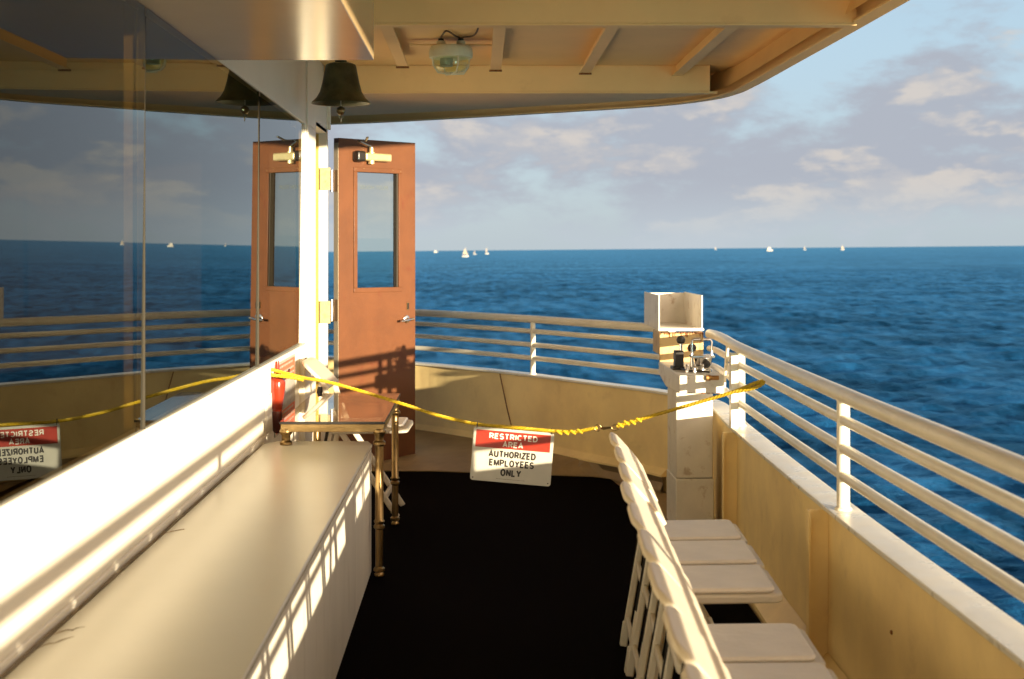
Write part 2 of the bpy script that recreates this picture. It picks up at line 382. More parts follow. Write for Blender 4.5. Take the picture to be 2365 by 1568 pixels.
# gentle rise of the bow deck towards the bulwark
FR = [p for p in EDGE if p[1] > 8.2 or p[0] < 1.0]
FR = [p for p in EDGE[EDGE.index(min(EDGE, key=lambda q: (q[0]-1.1)**2+(q[1]-8.2)**2)):]]
d = MB(); vs = []; fs = []
for i, p in enumerate(FR):
    a_, b_ = Vector(FR[max(i-1, 0)]), Vector(FR[min(i+1, len(FR)-1)]); t = (b_-a_).normalized(); o_ = Vector((-t.y, t.x)); p = Vector(p)
    k = 0.05
    while k < 1.2 and (p+o_*(k+0.02)).y > 8.94-max(0, (p+o_*k).x+0.3)*0.21 and (p+o_*k).x < 1.0: k += 0.02
    for (q, z) in ((k, 0.016), (k*0.6, 0.055), (0.03, 0.10), (0.03, 0.003), (k, 0.002)): w_ = p+o_*q; vs.append((w_.x, w_.y, z))
for i in range(len(FR)-1):
    for j in range(5): fs.append((i*5+j, i*5+(j+1) % 5, (i+1)*5+(j+1) % 5, (i+1)*5+j))
d.add(vs, fs)
tag(d.build('deck_camber', paint_deck, smooth=False), 'raised brown bow deck sloping up to the front bulwark', 'deck', kind='structure')
cp = [(-0.93, -5.8), (-0.93, 7.7), (-0.80, 8.92), (-0.30, 8.92), (0.70, 8.70), (0.80, 8.62), (0.835, 8.3), (0.84, 7.45), (0.90, 6.98), (1.07, 6.7), (1.055, 5.5), (1.03, 4.0), (0.97, 2), (0.9, 0), (0.75, -5.8)]
d = MB(); d.prism(cp, lambda p: Vector((p[0], p[1], 0.004)), lambda p: Vector((p[0], p[1], 0.014)))
tag(d.build('carpet', carpet_m), 'black carpet laid along the walkway deck', 'carpet', kind='structure')

# ------------------------------------------------------------------ bulwark (with hull skin)
bw = empty('bulwark', (1.1, 4, 0)); tag(bw, 'beige steel bulwark with a pale flat cap curving round the deck edge', 'bulwark')
def par(mb, name, m, p, **k): return mb.build(name, m, p, local=False, **k)
m_ = MB(); m_.sweep(EDGE, [(0.0, 0.0), (0.0, 0.565), (0.03, 0.565), (0.03, 0.0), (0.10, -1.4), (0.0, -3.5), (-0.35, -7.6), (-0.40, -7.6), (-0.05, -3.5), (0.03, -1.4)])
par(m_, 'plating', paint_bul, bw)
m_ = MB(); m_.sweep(EDGE, [(-0.018, 0.563), (-0.018, 0.578), (0.085, 0.578), (0.085, 0.563)]); par(m_, 'cap', paint, bw, bevel=0.003)
side_edge = [p for p in EDGE if p[1] < 6.9 and p[0] > 0.8]
m_ = MB(); m_.sweep(side_edge, [(-0.002, 0.10), (-0.085, 0.03), (-0.085, 0.0), (-0.002, 0.0)]); par(m_, 'margin_fillet', paint_bul, bw)
m_ = MB(); m_.sweep(FR, [(-0.002, 0.135), (-0.045, 0.102), (-0.045, 0.09), (-0.002, 0.09)]); par(m_, 'bow_fillet', paint_bul, bw)
for Y in (-2.6, -0.2, 2.2, 4.60, 6.55):
    X = Xs(Y); m_ = MB(); m_.box(X-0.065, X+0.0, Y-0.005, Y+0.005, 0.0, 0.562); m_.box(X-0.067, X-0.060, Y-0.028, Y+0.006, 0.0, 0.562)
    par(m_, 'stiffener', paint_bul, bw)
# seam and bolts on the plating
sm = MB(); a = at_D(1157, 870, 9.55); 
pa = min(EDGE, key=lambda q: abs(VX+F*q[0]/q[1]-1160)); pb = min(EDGE, key=lambda q: abs(VX+F*q[0]/q[1]-1196))
sm.tube([(pa[0]-0.006, pa[1]-0.008, 0.56), ((pa[0]+pb[0])/2-0.006, (pa[1]+pb[1])/2-0.010, 0.33), (pb[0]-0.006, pb[1]-0.010, 0.14)], 0.0035, 6)
par(sm, 'seam', rust_edge, bw)
for (px, py, side) in ((1862, 1145, 1), (2077, 1290, 1), (2168, 1352, 1), (2276, 1455, 1), (2350, 1540, 1), (2060, 1460, 1)):
    Y = 4.0
    for _ in range(20): Y = F*Xs(Y)/(px-VX)
    z = H-(py-VY)*Y/F
    if z > 0.54: continue
    b_ = MB(); b_.lathe([(0.006, 0), (0.006, 0.003), (0.003, 0.005)], (Xs(Y)-0.001, Y, z), 10, 'x', Matrix.Rotation(R(180), 4, 'Z')); par(b_, 'bolt', rust_edge, bw, smooth=True)

# ------------------------------------------------------------------ railing
rl = empty('railing', (1.15, 4.5, 0.578)); tag(rl, 'white tubular railing of four bars on top of the bulwark', 'railing')
def rail_path(z, off=0.03):
    P = [Vector(p) for p in EDGE]; o_ = []
    for i, p in enumerate(P):
        t = (P[min(i+1, len(P)-1)]-P[max(i-1, 0)]).normalized(); q = p+Vector((t.y, -t.x))*off; o_.append((q.x, q.y, z))
    return o_
BIN0, BIN1 = 0, 0
def split(pts, z):
    """the bars stop at both sides of the steel control pedestal"""
    A = [p for p in pts if p[1] <= 7.80 and p[0] > 0.8]; i = pts.index(A[-1])
    Bp = [p for p in pts[i+1:] if p[0] <= 1.14]
    return A, Bp
for k, (z, r) in enumerate(((0.942, 0.0255), (0.862, 0.0165), (0.772, 0.0165), (0.684, 0.0165))):
    A, Bp = split(rail_path(z), z)
    for q in (A, Bp):
        m_ = MB(); m_.tube(q, r, 14); par(m_, 'top_rail' if k == 0 else 'rail', rail_m, rl, smooth=True)
def post(X, Y, r=0.0205, lean=0.0):
    m_ = MB(); m_.tube([(X, Y, 0.577), (X+lean, Y, 0.93)], r, 16); m_.lathe([(r+0.007, 0), (r+0.006, 0.006), (r, 0.010)], (X, Y, 0.577), 16); par(m_, 'post', rail_m, rl, smooth=True)
for Y in (-5.0, -2.6, -0.2, 2.2, 4.51): post(Xs(Y)+0.03, Y)
post(Xs(6.62)+0.036, 6.66, 0.021)
m_ = MB(); m_.box(Xs(6.6)-0.022, Xs(6.6)+0.012, 6.58, 6.592, 0.578, 0.925); m_.box(Xs(6.6)-0.022, Xs(6.6)-0.014, 6.59, 6.63, 0.578, 0.925); par(m_, 'gate_plate', rail_m, rl, bevel=0.001)
m_ = MB(); m_.bar((1.235, 7.05, 0.93), (1.205, 6.99, 0.72), 0.045, 0.010, (1, 0, 0)); m_.bar((1.225, 7.02, 0.83), (1.225, 6.70, 0.80), 0.012, 0.035); par(m_, 'brace', rail_m, rl, bevel=0.001)
q = min(EDGE, key=lambda q: abs(VX+F*q[0]/q[1]-1222)); post(q[0]+0.02, q[1]+0.02, 0.017, -0.0)
for idx in (-26, -10): q = EDGE[idx]; post(q[0]+0.02, q[1]+0.02, 0.017)

# ------------------------------------------------------------------ deckhouse
XW = -0.931
dh = empty('deckhouse', (XW, 5, 0)); tag(dh, 'white deckhouse side with a long dark mirror-like window and an open orange door', 'deckhouse')
WT, WB, WE = 2.078, 0.904, 7.62     # window top / bottom / far end
KO = 1.159; CE = 1.4+0.96*KO         # overhang scale, ceiling height
m_ = MB(); m_.box(XW-0.05, XW, -6, 8.15, WT+0.01, CE); m_.box(XW-0.05, XW, 8.15, 8.72, 2.115, CE)
m_.box(XW-0.05, XW, WE, 8.13, 0.0, WT+0.01)
par(m_, 'wall', paint_wall, dh, bevel=0.003)
m_ = MB(); m_.box(XW-0.05, XW, -6, 6.38, 0.5, WB-0.012); m_.box(XW-0.004, XW+0.006, -6, 6.372, 0.585, 0.60)
par(m_, 'lower_panel', paint_wall, dh, bevel=0.008, seg=3)
m_ = MB(); m_.box(XW-0.09, XW-0.03, 6.37, WE, 0.0, WB-0.012); par(m_, 'recessed_panel', paint_wall, dh)
m_ = MB(); m_.box(XW-0.012, XW+0.004, 6.20, 6.376, 0.60, 0.76); m_.box(XW+0.003, XW+0.007, 6.215, 6.36, 0.615, 0.745); par(m_, 'vent_plate', paint_wall, dh, bevel=0.002)
m_ = MB(); m_.box(XW-0.03, XW+0.008, -6, 7.62, WB-0.012, WB); m_.box(XW-0.03, XW+0.006, -6, 7.64, WT-0.002, WT+0.012); m_.box(XW-0.03, XW+0.006, 7.62, 7.64, WB-0.012, WT); m_.box(XW-0.03, XW-0.004, 7.585, 7.6195, WB+0.001, WT-0.003)
par(m_, 'window_frame', paint_wall, dh, bevel=0.002)
# panes, leaning out at the top by less than half a degree
eps = 0.0070
def pane_x(z): return XW-0.002+eps*(z-1.49)
cuts = [-6, -1.4, 1.2, 3.94, 6.05, 7.618]
for a, b in zip(cuts, cuts[1:]):
    yaw = {1.2: 0.0026, 3.94: -0.0055, 6.05: -0.0038}.get(a, 0.0); yo = {1.2: 0.0014, 3.94: 0.0085, 6.05: 0.0006}.get(a, 0.0)
    m_ = MB(); g = 0.004
    x0 = lambda y, z: pane_x(z)+(y-a)*yaw+yo-0.002
    m_.add([(x0(a, WB), a+g, WB+0.001), (x0(b, WB), b-g, WB+0.001), (x0(b, WT), b-g, WT-0.003), (x0(a, WT), a+g, WT-0.003)], [(0, 1, 2, 3)])
    pn_ = par(m_, 'window_pane', win_glass, dh)
    if pn_.data.polygons[0].normal.x < 0: pn_.data.flip_normals()
for Y in cuts[1:-1]:
    m_ = MB(); m_.box(XW-0.012, XW+(0.0070 if Y == 3.94 else -0.003), Y-0.002, Y+0.002, WB, WT); par(m_, 'window_seal', rubber if Y < 3 else seal_m, dh)
    m_ = MB(); m_.box(XW-0.06, XW-0.030, Y+0.03, Y+0.11, WB-0.2, WT+0.1); m_.box(XW-0.030, XW-0.026, Y+0.05, Y+0.06, WB, WT)
    if Y < 5: par(m_, 'window_mullion', mullion_m, dh)
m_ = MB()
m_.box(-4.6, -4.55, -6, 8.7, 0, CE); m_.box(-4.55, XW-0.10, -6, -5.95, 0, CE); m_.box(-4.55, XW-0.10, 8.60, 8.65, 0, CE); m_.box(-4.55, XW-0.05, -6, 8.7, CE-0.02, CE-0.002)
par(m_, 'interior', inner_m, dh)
# pieces round the doorway
m_ = MB(); m_.box(XW-0.072, XW-0.047, 8.685, 8.6995, 0.14, 2.11); par(m_, 'weatherstrip', gold_m, dh)
m_ = MB(); m_.box(XW-0.145, XW+0.004, 8.70, 8.75, 0.0, 2.18)
m_.box(XW-0.145, XW-0.0, 8.14, 8.75, 2.116, 2.14)
par(m_, 'door_frame', paint_wall, dh, bevel=0.002)
m_ = MB(); m_.box(XW-0.1, XW-0.002, 8.13, 8.72, 0.0, 0.14); par(m_, 'door_sill', paint_wall, dh, bevel=0.003)
for (a0, a1, b0, b1, c0) in ((XW-0.03, XW+0.022, 8.72, 8.75, 2.14), (XW+0.0005, XW+0.012, 7.66, 7.69, 1.9)):
    m_ = MB(); m_.box(a0, a1, b0, b1, c0, CE); par(m_, 'corner_trim', paint_wall, dh, bevel=0.002)

# door, swung out past a right angle
DX, DY = 0.735, 0.678
hinge = Vector((-0.880, 8.94)); 
def du(px, D0=8.94, X0=-0.880): return (F*X0-(px-VX)*D0)/((px-VX)*DY-F*DX)
def dz(px, py):
    u = du(px); return H-(py-VY)*(8.94+DY*u)/F
DW = du(958.5); DT = 2.107; DB = 0.018
door_e = empty('door_anchor')  # temporary frame, removed below
M = Matrix(((DX, -DY, 0, hinge.x), (DY, DX, 0, hinge.y), (0, 0, 1, 0), (0, 0, 0, 1)))   # local x along the door, local y away from us
bpy.data.objects.remove(door_e)
wl, wr, wt, wb = du(824), du(919), dz(870, 399), dz(870, 664)
T = 0.05
dm = MB()
dm.box(0, wl, 0, T, DB, DT); dm.box(wr, DW, 0, T, DB, DT); dm.box(wl, wr, 0, T, wt, DT); dm.box(wl, wr, 0, T, DB, wb)
door = dm.build('door', door_m, dh); door.matrix_parent_inverse = parent_world(dh).inverted(); door.matrix_basis = M
def dpart(mb, name, m, **k):
    o = mb.build(name, m, door, **k); return o
t1 = MB()
for (x0, x1, z0, z1) in ((wl-0.028, wr+0.028, wt, wt+0.030), (wl-0.028, wr+0.028, wb-0.030, wb), (wl-0.028, wl, wb, wt), (wr, wr+0.028, wb, wt)): t1.box(x0, x1, -0.007, -0.0005, z0, z1)
dpart(t1, 'window_trim', door_m, bevel=0.002)
g1 = MB(); g1.box(-0.0025, -0.0003, 0.002, T-0.002, DB+0.002, DT-0.03); dpart(g1, 'edge_plate', steel2)
g1 = MB(); g1.box(wl, wr, 0.030, 0.036, wb, wt); dpart(g1, 'door_glass', clear_glass)
g1 = MB(); g1.box(wr-0.010, wr-0.001, 0.002, 0.030, wb, wt); dpart(g1, 'glass_bead', rubber)
for (u, z) in ((wl-0.015, wt+0.018), (wr+0.015, wt+0.012), (wl+0.05, wt+0.022), (wr-0.05, wt+0.02)):
    g1 = MB(); g1.lathe([(0.004, 0), (0.003, 0.003)], (u, -0.007, z), 8, 'y', Matrix.Rotation(R(180), 4, 'Z')); dpart(g1, 'screw', hinge_dk)
# closer
cz = dz(850, 363); cu0, cu1 = du(813), du(893)
g1 = MB(); g1.box(cu0+0.07, cu1, -0.055, -0.004, cz-0.026, cz+0.024); cl_ = dpart(g1, 'door_closer', closer_m, bevel=0.010, seg=3)
def sub(mb, name, m, par_, **k): return mb.build(name, m, par_, **k)
g1 = MB(); g1.box(cu0, cu0+0.0695, -0.060, -0.003, cz-0.034, cz+0.034); sub(g1, 'closer_cap', black, cl_, bevel=0.014, seg=3)
g1 = MB(); g1.lathe([(0.022, -0.05), (0.022, 0.0), (0.014, 0.0), (0.014, 0.03)], ((cu0+cu1)/2-0.01, -0.030, cz+0.03), 14); g1.lathe([(0.020, -0.02), (0.020, 0.0)], ((cu0+cu1)/2-0.01, -0.030, cz-0.025), 14); sub(g1, 'closer_spindle', closer_m, cl_, smooth=True)
g1 = MB(); uA = (cu0+cu1)/2-0.01
g1.bar((uA, -0.030, cz+0.062), (cu0-0.02, -0.10, cz+0.085), 0.022, 0.008); g1.bar((cu0-0.02, -0.10, cz+0.092), (-0.02, -0.30, cz+0.075), 0.016, 0.007)
g1.bar((-0.02, -0.30, cz+0.075), (-0.10, -0.42, cz+0.085), 0.014, 0.007); sub(g1, 'closer_arm', steel, cl_)
# handle, keyhole
hz_ = dz(937, 737); hu = du(938)
g1 = MB(); g1.lathe([(0.026, 0), (0.026, 0.004), (0.022, 0.007)], (hu, -0.0005, hz_), 20, 'y', Matrix.Rotation(R(180), 4, 'Z')); hd = dpart(g1, 'door_handle', chrome, smooth=True)
g1 = MB(); g1.tube([(hu, -0.006, hz_), (hu, -0.045, hz_), (hu-0.02, -0.052, hz_-0.004), (hu-0.085, -0.050, hz_-0.01)], [0.009, 0.009, 0.009, 0.007], 10); g1.tube([(hu, -0.045, hz_), (hu+0.022, -0.05, hz_+0.002)], 0.009, 10); sub(g1, 'lever', chrome, hd, smooth=True)
ku, kz = du(941), dz(940, 707)
g1 = MB(); g1.box(ku-0.009, ku+0.009, -0.003, -0.0005, kz-0.024, kz+0.024); kp = dpart(g1, 'keyhole_plate', brass)
g1 = MB(); g1.box(ku-0.005, ku+0.007, -0.006, -0.0031, kz-0.020, kz+0.020); sub(g1, 'keyhole', black, kp)
# hinges: one leaf on the frame, one on the door edge, knuckle between
for py in (415, 719):
    zc_ = H-(py-VY)*8.8/F
    g1 = MB(); g1.box(-0.0055, -0.0028, 0.002, T-0.002, zc_-0.068, zc_+0.068); hg = dpart(g1, 'hinge', hinge_dk)
    g1 = MB(); g1.lathe([(0.009, -0.068), (0.009, 0.068)], (-0.012, 0.058, zc_), 12)
    g1.lathe([(0.0105, -0.03), (0.0105, -0.025)], (-0.012, 0.058, zc_), 12); g1.lathe([(0.0105, 0.025), (0.0105, 0.03)], (-0.012, 0.058, zc_), 12); sub(g1, 'hinge_pin', steel, hg, smooth=True)
    # frame leaf in world axes
    A_, B_ = at_D(739, py, 8.685), at_D(763, py, 8.69)
    g1 = MB(); g1.box(A_.x, B_.x, 8.682, 8.6875, zc_-0.068, zc_+0.068)
    for (q, s_) in ((0.3, -0.05), (0.6, -0.02), (0.6, 0.05), (0.3, 0.02)): g1.lathe([(0.004, 0), (0.003, 0.002)], (A_.x+(B_.x-A_.x)*q, 8.682, zc_+s_), 8, 'y', Matrix.Rotation(R(180), 4, 'Z'))
    o = g1.build('hinge_leaf', hinge_m, dh); o.matrix_parent_inverse = parent_world(dh).inverted()

def text_mesh(txt, size, thick=0.0, sx=1.0, align='CENTER', extr=0.0003, space=1.0):
    c = bpy.data.curves.new('t', 'FONT'); c.body = txt; c.size = size; c.align_x = align; c.align_y = 'CENTER'; c.offset = thick; c.extrude = extr; c.resolution_u = 4; c.space_character = space
    o = bpy.data.objects.new('t', c); COL.objects.link(o)
    dg = bpy.context.evaluated_depsgraph_get(); me = bpy.data.meshes.new_from_object(o.evaluated_get(dg))
    bpy.data.objects.remove(o); bpy.data.curves.remove(c)
    for v in me.vertices: v.co.x *= sx
    return me
def text_obj(name, txt, size, m, M, parent, **k):
    me = text_mesh(txt, size, **k); me.transform(M); me.materials.clear(); me.materials.append(m)
    o = bpy.data.objects.new(name, me); link(o); o.parent = parent; return o
# lettering on the outside of the door glass, so it reads reversed from here
Mt = Matrix.Translation(((wl+wr)/2, 0.040, dz(865, 433))) @ Matrix.Rotation(R(90), 4, 'X') @ Matrix.Scale(-1, 4, (1, 0, 0))
text_obj('lettering', 'PILOT HOUSE', 0.036, text_dim, Mt, door, sx=1.05)

# ------------------------------------------------------------------ duct over the window
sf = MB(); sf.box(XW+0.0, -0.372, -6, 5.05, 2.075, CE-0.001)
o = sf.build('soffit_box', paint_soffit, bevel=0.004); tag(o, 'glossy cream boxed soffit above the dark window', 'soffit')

# ------------------------------------------------------------------ overhanging upper deck
ZL = 1.4+0.822*KO
ov = empty('deck_overhang', (0, 5, CE)); tag(ov, 'cream underside of the upper deck with beams and a curved edge', 'overhang')
rawo = [(1.46, -5.2), (1.43, 0.0), (1.402, 4.66), (1.385, 6.2), (1.372, 7.10), (1.345, 7.50), (1.25, 7.82), (0.98, 8.16), (0.314, 8.6), (-0.287, 8.97), (-0.90, 9.28), (-2.2, 9.75), (-5.0, 10.2)]
OE = [tuple(p*KO) for p in spline([Vector(p) for p in rawo], 8)]
m_ = MB(); pl = OE+[(-5.0, -6.0)]; m_.prism(pl, lambda p: Vector((p[0]-0.0, p[1], CE)), lambda p: Vector((p[0], p[1], CE+0.05))); par(m_, 'ceiling_plate', paint_ceil, ov)
m_ = MB(); m_.sweep(OE, [(-0.012, ZL+0.013), (-0.012, CE-0.002), (0.001, CE-0.002), (0.001, ZL+0.013)]); par(m_, 'fascia', paint_ceil, ov)
m_ = MB(); m_.sweep(OE, [(-0.055, ZL), (-0.055, ZL+0.012), (-0.013, ZL+0.014), (0.012, ZL+0.028), (0.02, ZL)]); par(m_, 'edge_lip', paint_ceil, ov, bevel=0.002)
# soffit plate between the front beam and an open gutter slot behind the lip
fr_ = [p for p in OE if p[1] > 8.9 and p[0] < 1.45]; vs = []; fs = []
for i, p in enumerate(fr_):
    w_ = 0.13+0.17*max(0, min(1, (1.4-p[0])/2.3)); y1 = p[1]-w_
    vs += [(p[0], 8.62, ZL-0.002), (p[0], y1, ZL+0.034), (p[0], y1, ZL+0.046), (p[0], 8.62, ZL+0.010)]
for i in range(len(fr_)-1):
    for j in range(4): fs.append((i*4+j, i*4+(j+1) % 4, (i+1)*4+(j+1) % 4, (i+1)*4+j))
m_ = MB(); m_.add(vs, fs); par(m_, 'soffit_plate', paint_ceil, ov)
m_ = MB(); m_.sweep([p for p in OE if p[0] > 1.5 or p[1] < 8.4], [(-0.085, ZL+0.035), (-0.072, ZL+0.042), (-0.019, CE-0.004), (-0.035, CE-0.004)]); par(m_, 'side_gusset', paint_ceil, ov)
for (Y, z0) in ((5.96, ZL), (8.54, ZL), (2.9, ZL), (-0.4, ZL), (-3, ZL)):
    x1 = 1.585 if Y < 7 else 1.39
    m_ = MB(); m_.box(-0.93, x1, Y, Y+0.010, z0, CE-0.001); m_.box(-0.93, x1, Y-0.002, Y+0.07, z0-0.010, z0-0.0002); par(m_, 'beam', paint_ceil, ov, bevel=0.003)
for i, (pxx, py, xt) in enumerate(((928, 150, 0), (1143, 158, 0), (1350, 165, 0), (1556, 178, 0))):
    D1 = F*0.91*KO/(VY-py); X = (pxx-VX)*D1/F; zb = H+0.91*KO
    m_ = MB(); m_.box(X-0.005, X+0.005, 6.04, D1+0.02, zb, CE-0.0005); m_.box(X-0.028, X+0.034, 6.04, D1, zb-0.008, zb-0.0003); par(m_, 'stiffener', paint_ceil, ov, bevel=0.002)
    m_ = MB(); m_.box(X-0.034, X+0.040, D1-0.004, D1+0.012, zb-0.018, zb-0.0085); par(m_, 'bar_end', rust_edge, ov)
    m_ = MB(); m_.box(X-0.005, X+0.005, -5.1, 5.95, zb, CE-0.0005); m_.box(X-0.028, X+0.034, -5.1, 5.95, zb-0.008, zb-0.0003); par(m_, 'stiffener', paint_ceil, ov)
m_ = MB(); m_.bar((-0.365, 7.51, 1.4+0.933*KO), (0.098, 7.51, 1.4+0.933*KO), 0.058, 0.009); par(m_, 'cross_bar', paint_ceil, ov, bevel=0.002)

# lamp
LX, LY, LZ = at_D(1041, 120, 7.48); LZ = 1.4+0.925*KO
lm = empty('bulkhead_lamp', (LX, LY, LZ)); lm.scale = (KO, KO, KO); tag(lm, 'round bulkhead lamp with a glass jar under the cream ceiling', 'lamp')
g = MB(); g.lathe([(0.088, 0.0), (0.096, -0.008), (0.100, -0.03), (0.098, -0.052), (0.080, -0.055)], (0, 0, 0.0), 32); g.lathe([(0.02, 0), (0.02, 0.025)], (-0.045, 0, 0), 10); g.lathe([(0.02, 0), (0.02, 0.025)], (0.045, 0, 0), 10); g.build('lamp_housing', lampbody_m, lm, smooth=True)
g = MB(); g.lathe([(0.078, -0.050), (0.080, -0.075), (0.074, -0.100), (0.058, -0.115), (0.02, -0.120)], (0, 0, 0), 32); g.build('lamp_jar', lamp_glass, lm, smooth=True, solid=0.004)
g = MB(); g.tube([(-0.02, 0, -0.055), (-0.02, 0, -0.09)], 0.03, 12); g.build('bulb', sign_w, lm, smooth=True)
g = MB()
for a in range(4):
    c_, s_ = math.cos(a*math.pi/2+0.4), math.sin(a*math.pi/2+0.4)
    g.tube([(c_*0.09, s_*0.09, -0.05), (c_*0.086, s_*0.086, -0.09), (c_*0.062, s_*0.062, -0.122), (0, 0, -0.127)], 0.0035, 6)
g.build('lamp_guard', lampbody_m, lm, smooth=True)
for sx_ in (-0.045, 0.045):
    g = MB(); g.lathe([(0.013, 0.025), (0.013, 0.04)], (sx_, 0, 0), 10); g.build('cable_gland', black, lm)
cb = MB(); cb.tube([tuple(p) for p in spline([Vector((LX-0.052, LY, LZ+0.045)), Vector((LX-0.045, LY-0.16, CE-0.012)), Vector((LX-0.015, LY-0.32, CE-0.008)), Vector((LX+0.03, LY-0.16, CE-0.012)), Vector((LX+0.052, LY, LZ+0.045))], 6)], 0.0045, 8)
cb.tube([tuple(p) for p in spline([Vector((LX+0.052, LY, LZ+0.045)), Vector((LX+0.07, LY-0.14, CE-0.012)), Vector((LX+0.13, LY-0.25, CE-0.012)), Vector((LX+0.16, LY-0.9, CE-0.010))], 6)], 0.0045, 8)
o = cb.build('lamp_cable', wire_m, smooth=True); tag(o, 'dark looped cable feeding the ceiling lamp', 'cable')

# bell
bx = at_D(787, 240, 7.2)
be = empty('ship_bell', (bx.x, 7.2, 2.142)); tag(be, 'dark bronze ship bell hanging below the ceiling', 'bell')
g = MB(); prof = [(0.150, 0.0), (0.146, 0.008), (0.125, 0.028), (0.106, 0.060), (0.094, 0.105), (0.085, 0.150), (0.079, 0.185), (0.074, 0.197), (0.055, 0.205), (0.02, 0.208)]
inn = [(0.010, 0.19), (0.070, 0.18), (0.084, 0.105), (0.098, 0.058), (0.120, 0.022), (0.142, 0.001)]
g.lathe(inn+prof, (0, 0, 0), 48); g.build('bell_body', bell_m, be, smooth=True)
g = MB(); g.lathe([(0.03, 0.205), (0.03, 0.218), (0.012, 0.222), (0.012, CE-2.143)], (0, 0, 0), 16); g.build('bell_mount', bell_m, be, smooth=True)
g = MB(); g.tube([(0, 0, 0.18), (0, 0, -0.02)], 0.0035, 6); cl2 = g.build('clapper', steel, be, smooth=True)
g = MB(); g.lathe([(0.003, -0.058), (0.014, -0.054), (0.022, -0.042), (0.023, -0.035), (0.019, -0.022), (0.008, -0.015), (0.003, -0.013)], (0, 0, 0), 20); g.build('clapper_ball', brass, cl2, smooth=True)
g = MB(); g.tube([(0.009*math.cos(a), 0, -0.066+0.009*math.sin(a)) for a in [2*math.pi*k/12 for k in range(13)]], 0.002, 6); g.tube([(0.001, 0.007*math.cos(a), -0.082+0.010*math.sin(a)) for a in [2*math.pi*k/12 for k in range(13)]], 0.002, 6); g.build('clapper_ring', steel, cl2, smooth=True)

# ------------------------------------------------------------------ locker bench
lb = empty('locker_bench', (-0.695, 3, 0)); tag(lb, 'long white painted locker bench along the window wall', 'bench')
BX = -0.463; BT = 0.574; BE = 6.16
m_ = MB(); m_.box(XW+0.002, BX, -5.5, BE-0.02, 0.0, BT-0.016); par(m_, 'cabinet', paint_cab, lb, bevel=0.004)
m_ = MB(); m_.prism([(XW+0.012, -5.6), (BX+0.010, -5.6), (BX+0.010, BE-0.10), (BX-0.015, BE), (XW+0.06, BE), (XW+0.012, BE-0.08)], lambda p: Vector((p[0], p[1], BT-0.0155)), lambda p: Vector((p[0], p[1], BT))); par(m_, 'lid', paint_bench, lb, bevel=0.005, seg=3)
m_ = MB(); m_.tube([(XW+0.008, y, BT+0.002+0.0015*math.sin(y*9)) for y in [-5.5+0.1*k for k in range(113)]], 0.0018, 6); par(m_, 'caulk_line', caulk_m, lb)
random.seed(3)
for (y0, ln) in ((2.05, 0.10), (2.95, 0.09), (3.05, 0.07), (4.15, 0.06)):      # flaked, cracked paint along the joint
    pts = [(XW+0.012+0.05*k/6+random.uniform(-0.006, 0.006), y0+ln*k/6+random.uniform(-0.008, 0.008), BT+0.0007) for k in range(7)]
    m_ = MB(); m_.tube(pts, [0.0003, 0.0010, 0.0016, 0.0009, 0.0014, 0.0008, 0.0003], 5); par(m_, 'paint_crack', caulk_m, lb)

# ------------------------------------------------------------------ glass topped brass table
tb = empty('console_table', (-0.62, 6.6, 0)); tag(tb, 'glass topped brass table between the bench and the open door', 'table')
TX0, TX1, TY0, TY1, TZ = -0.838, -0.402, 6.02, 7.2, 0.675
m_ = MB()
for (a0, a1, b0, b1) in ((TX0, TX1, TY0, TY0+0.022), (TX0, TX1, TY1-0.022, TY1), (TX0, TX0+0.022, TY0+0.0222, TY1-0.0222), (TX1-0.022, TX1, TY0+0.0222, TY1-0.0222)): m_.box(a0, a1, b0, b1, TZ-0.045, TZ-0.011)
par(m_, 'frame', brass, tb, bevel=0.002)
m_ = MB(); m_.box(TX0-0.003, TX1+0.003, TY0-0.003, TY1+0.003, TZ-0.010, TZ); par(m_, 'glass_top', smoke_glass, tb)
m_ = MB()
m_.box(TX0-0.005, TX1+0.005, TY0-0.006, TY0-0.0035, TZ-0.0105, TZ-0.0005); m_.box(TX1+0.0035, TX1+0.006, TY0-0.006, TY1+0.006, TZ-0.0105, TZ-0.0005); par(m_, 'glass_edge', black, tb)
legp = [(0.016, 0.0), (0.020, 0.004), (0.020, 0.012), (0.015, 0.02), (0.024, 0.026), (0.024, 0.036), (0.0165, 0.044), (0.0165, 0.20), (0.024, 0.208), (0.024, 0.218), (0.018, 0.224), (0.024, 0.236), (0.018, 0.244), (0.0175, 0.43), (0.0185, 0.555), (0.027, 0.562), (0.027, 0.572), (0.019, 0.58), (0.019, 0.60), (0.027, 0.610), (0.028, 0.620), (0.022, 0.630)]
for (X, Y) in ((TX0+0.02, TY0+0.02), (TX1-0.02, TY0+0.02), (TX0+0.02, TY1-0.02), (TX1-0.02, TY1-0.02)):
    m_ = MB(); m_.lathe(legp, (X, Y, 0.014), 14); par(m_, 'leg', brass, tb, smooth=True)

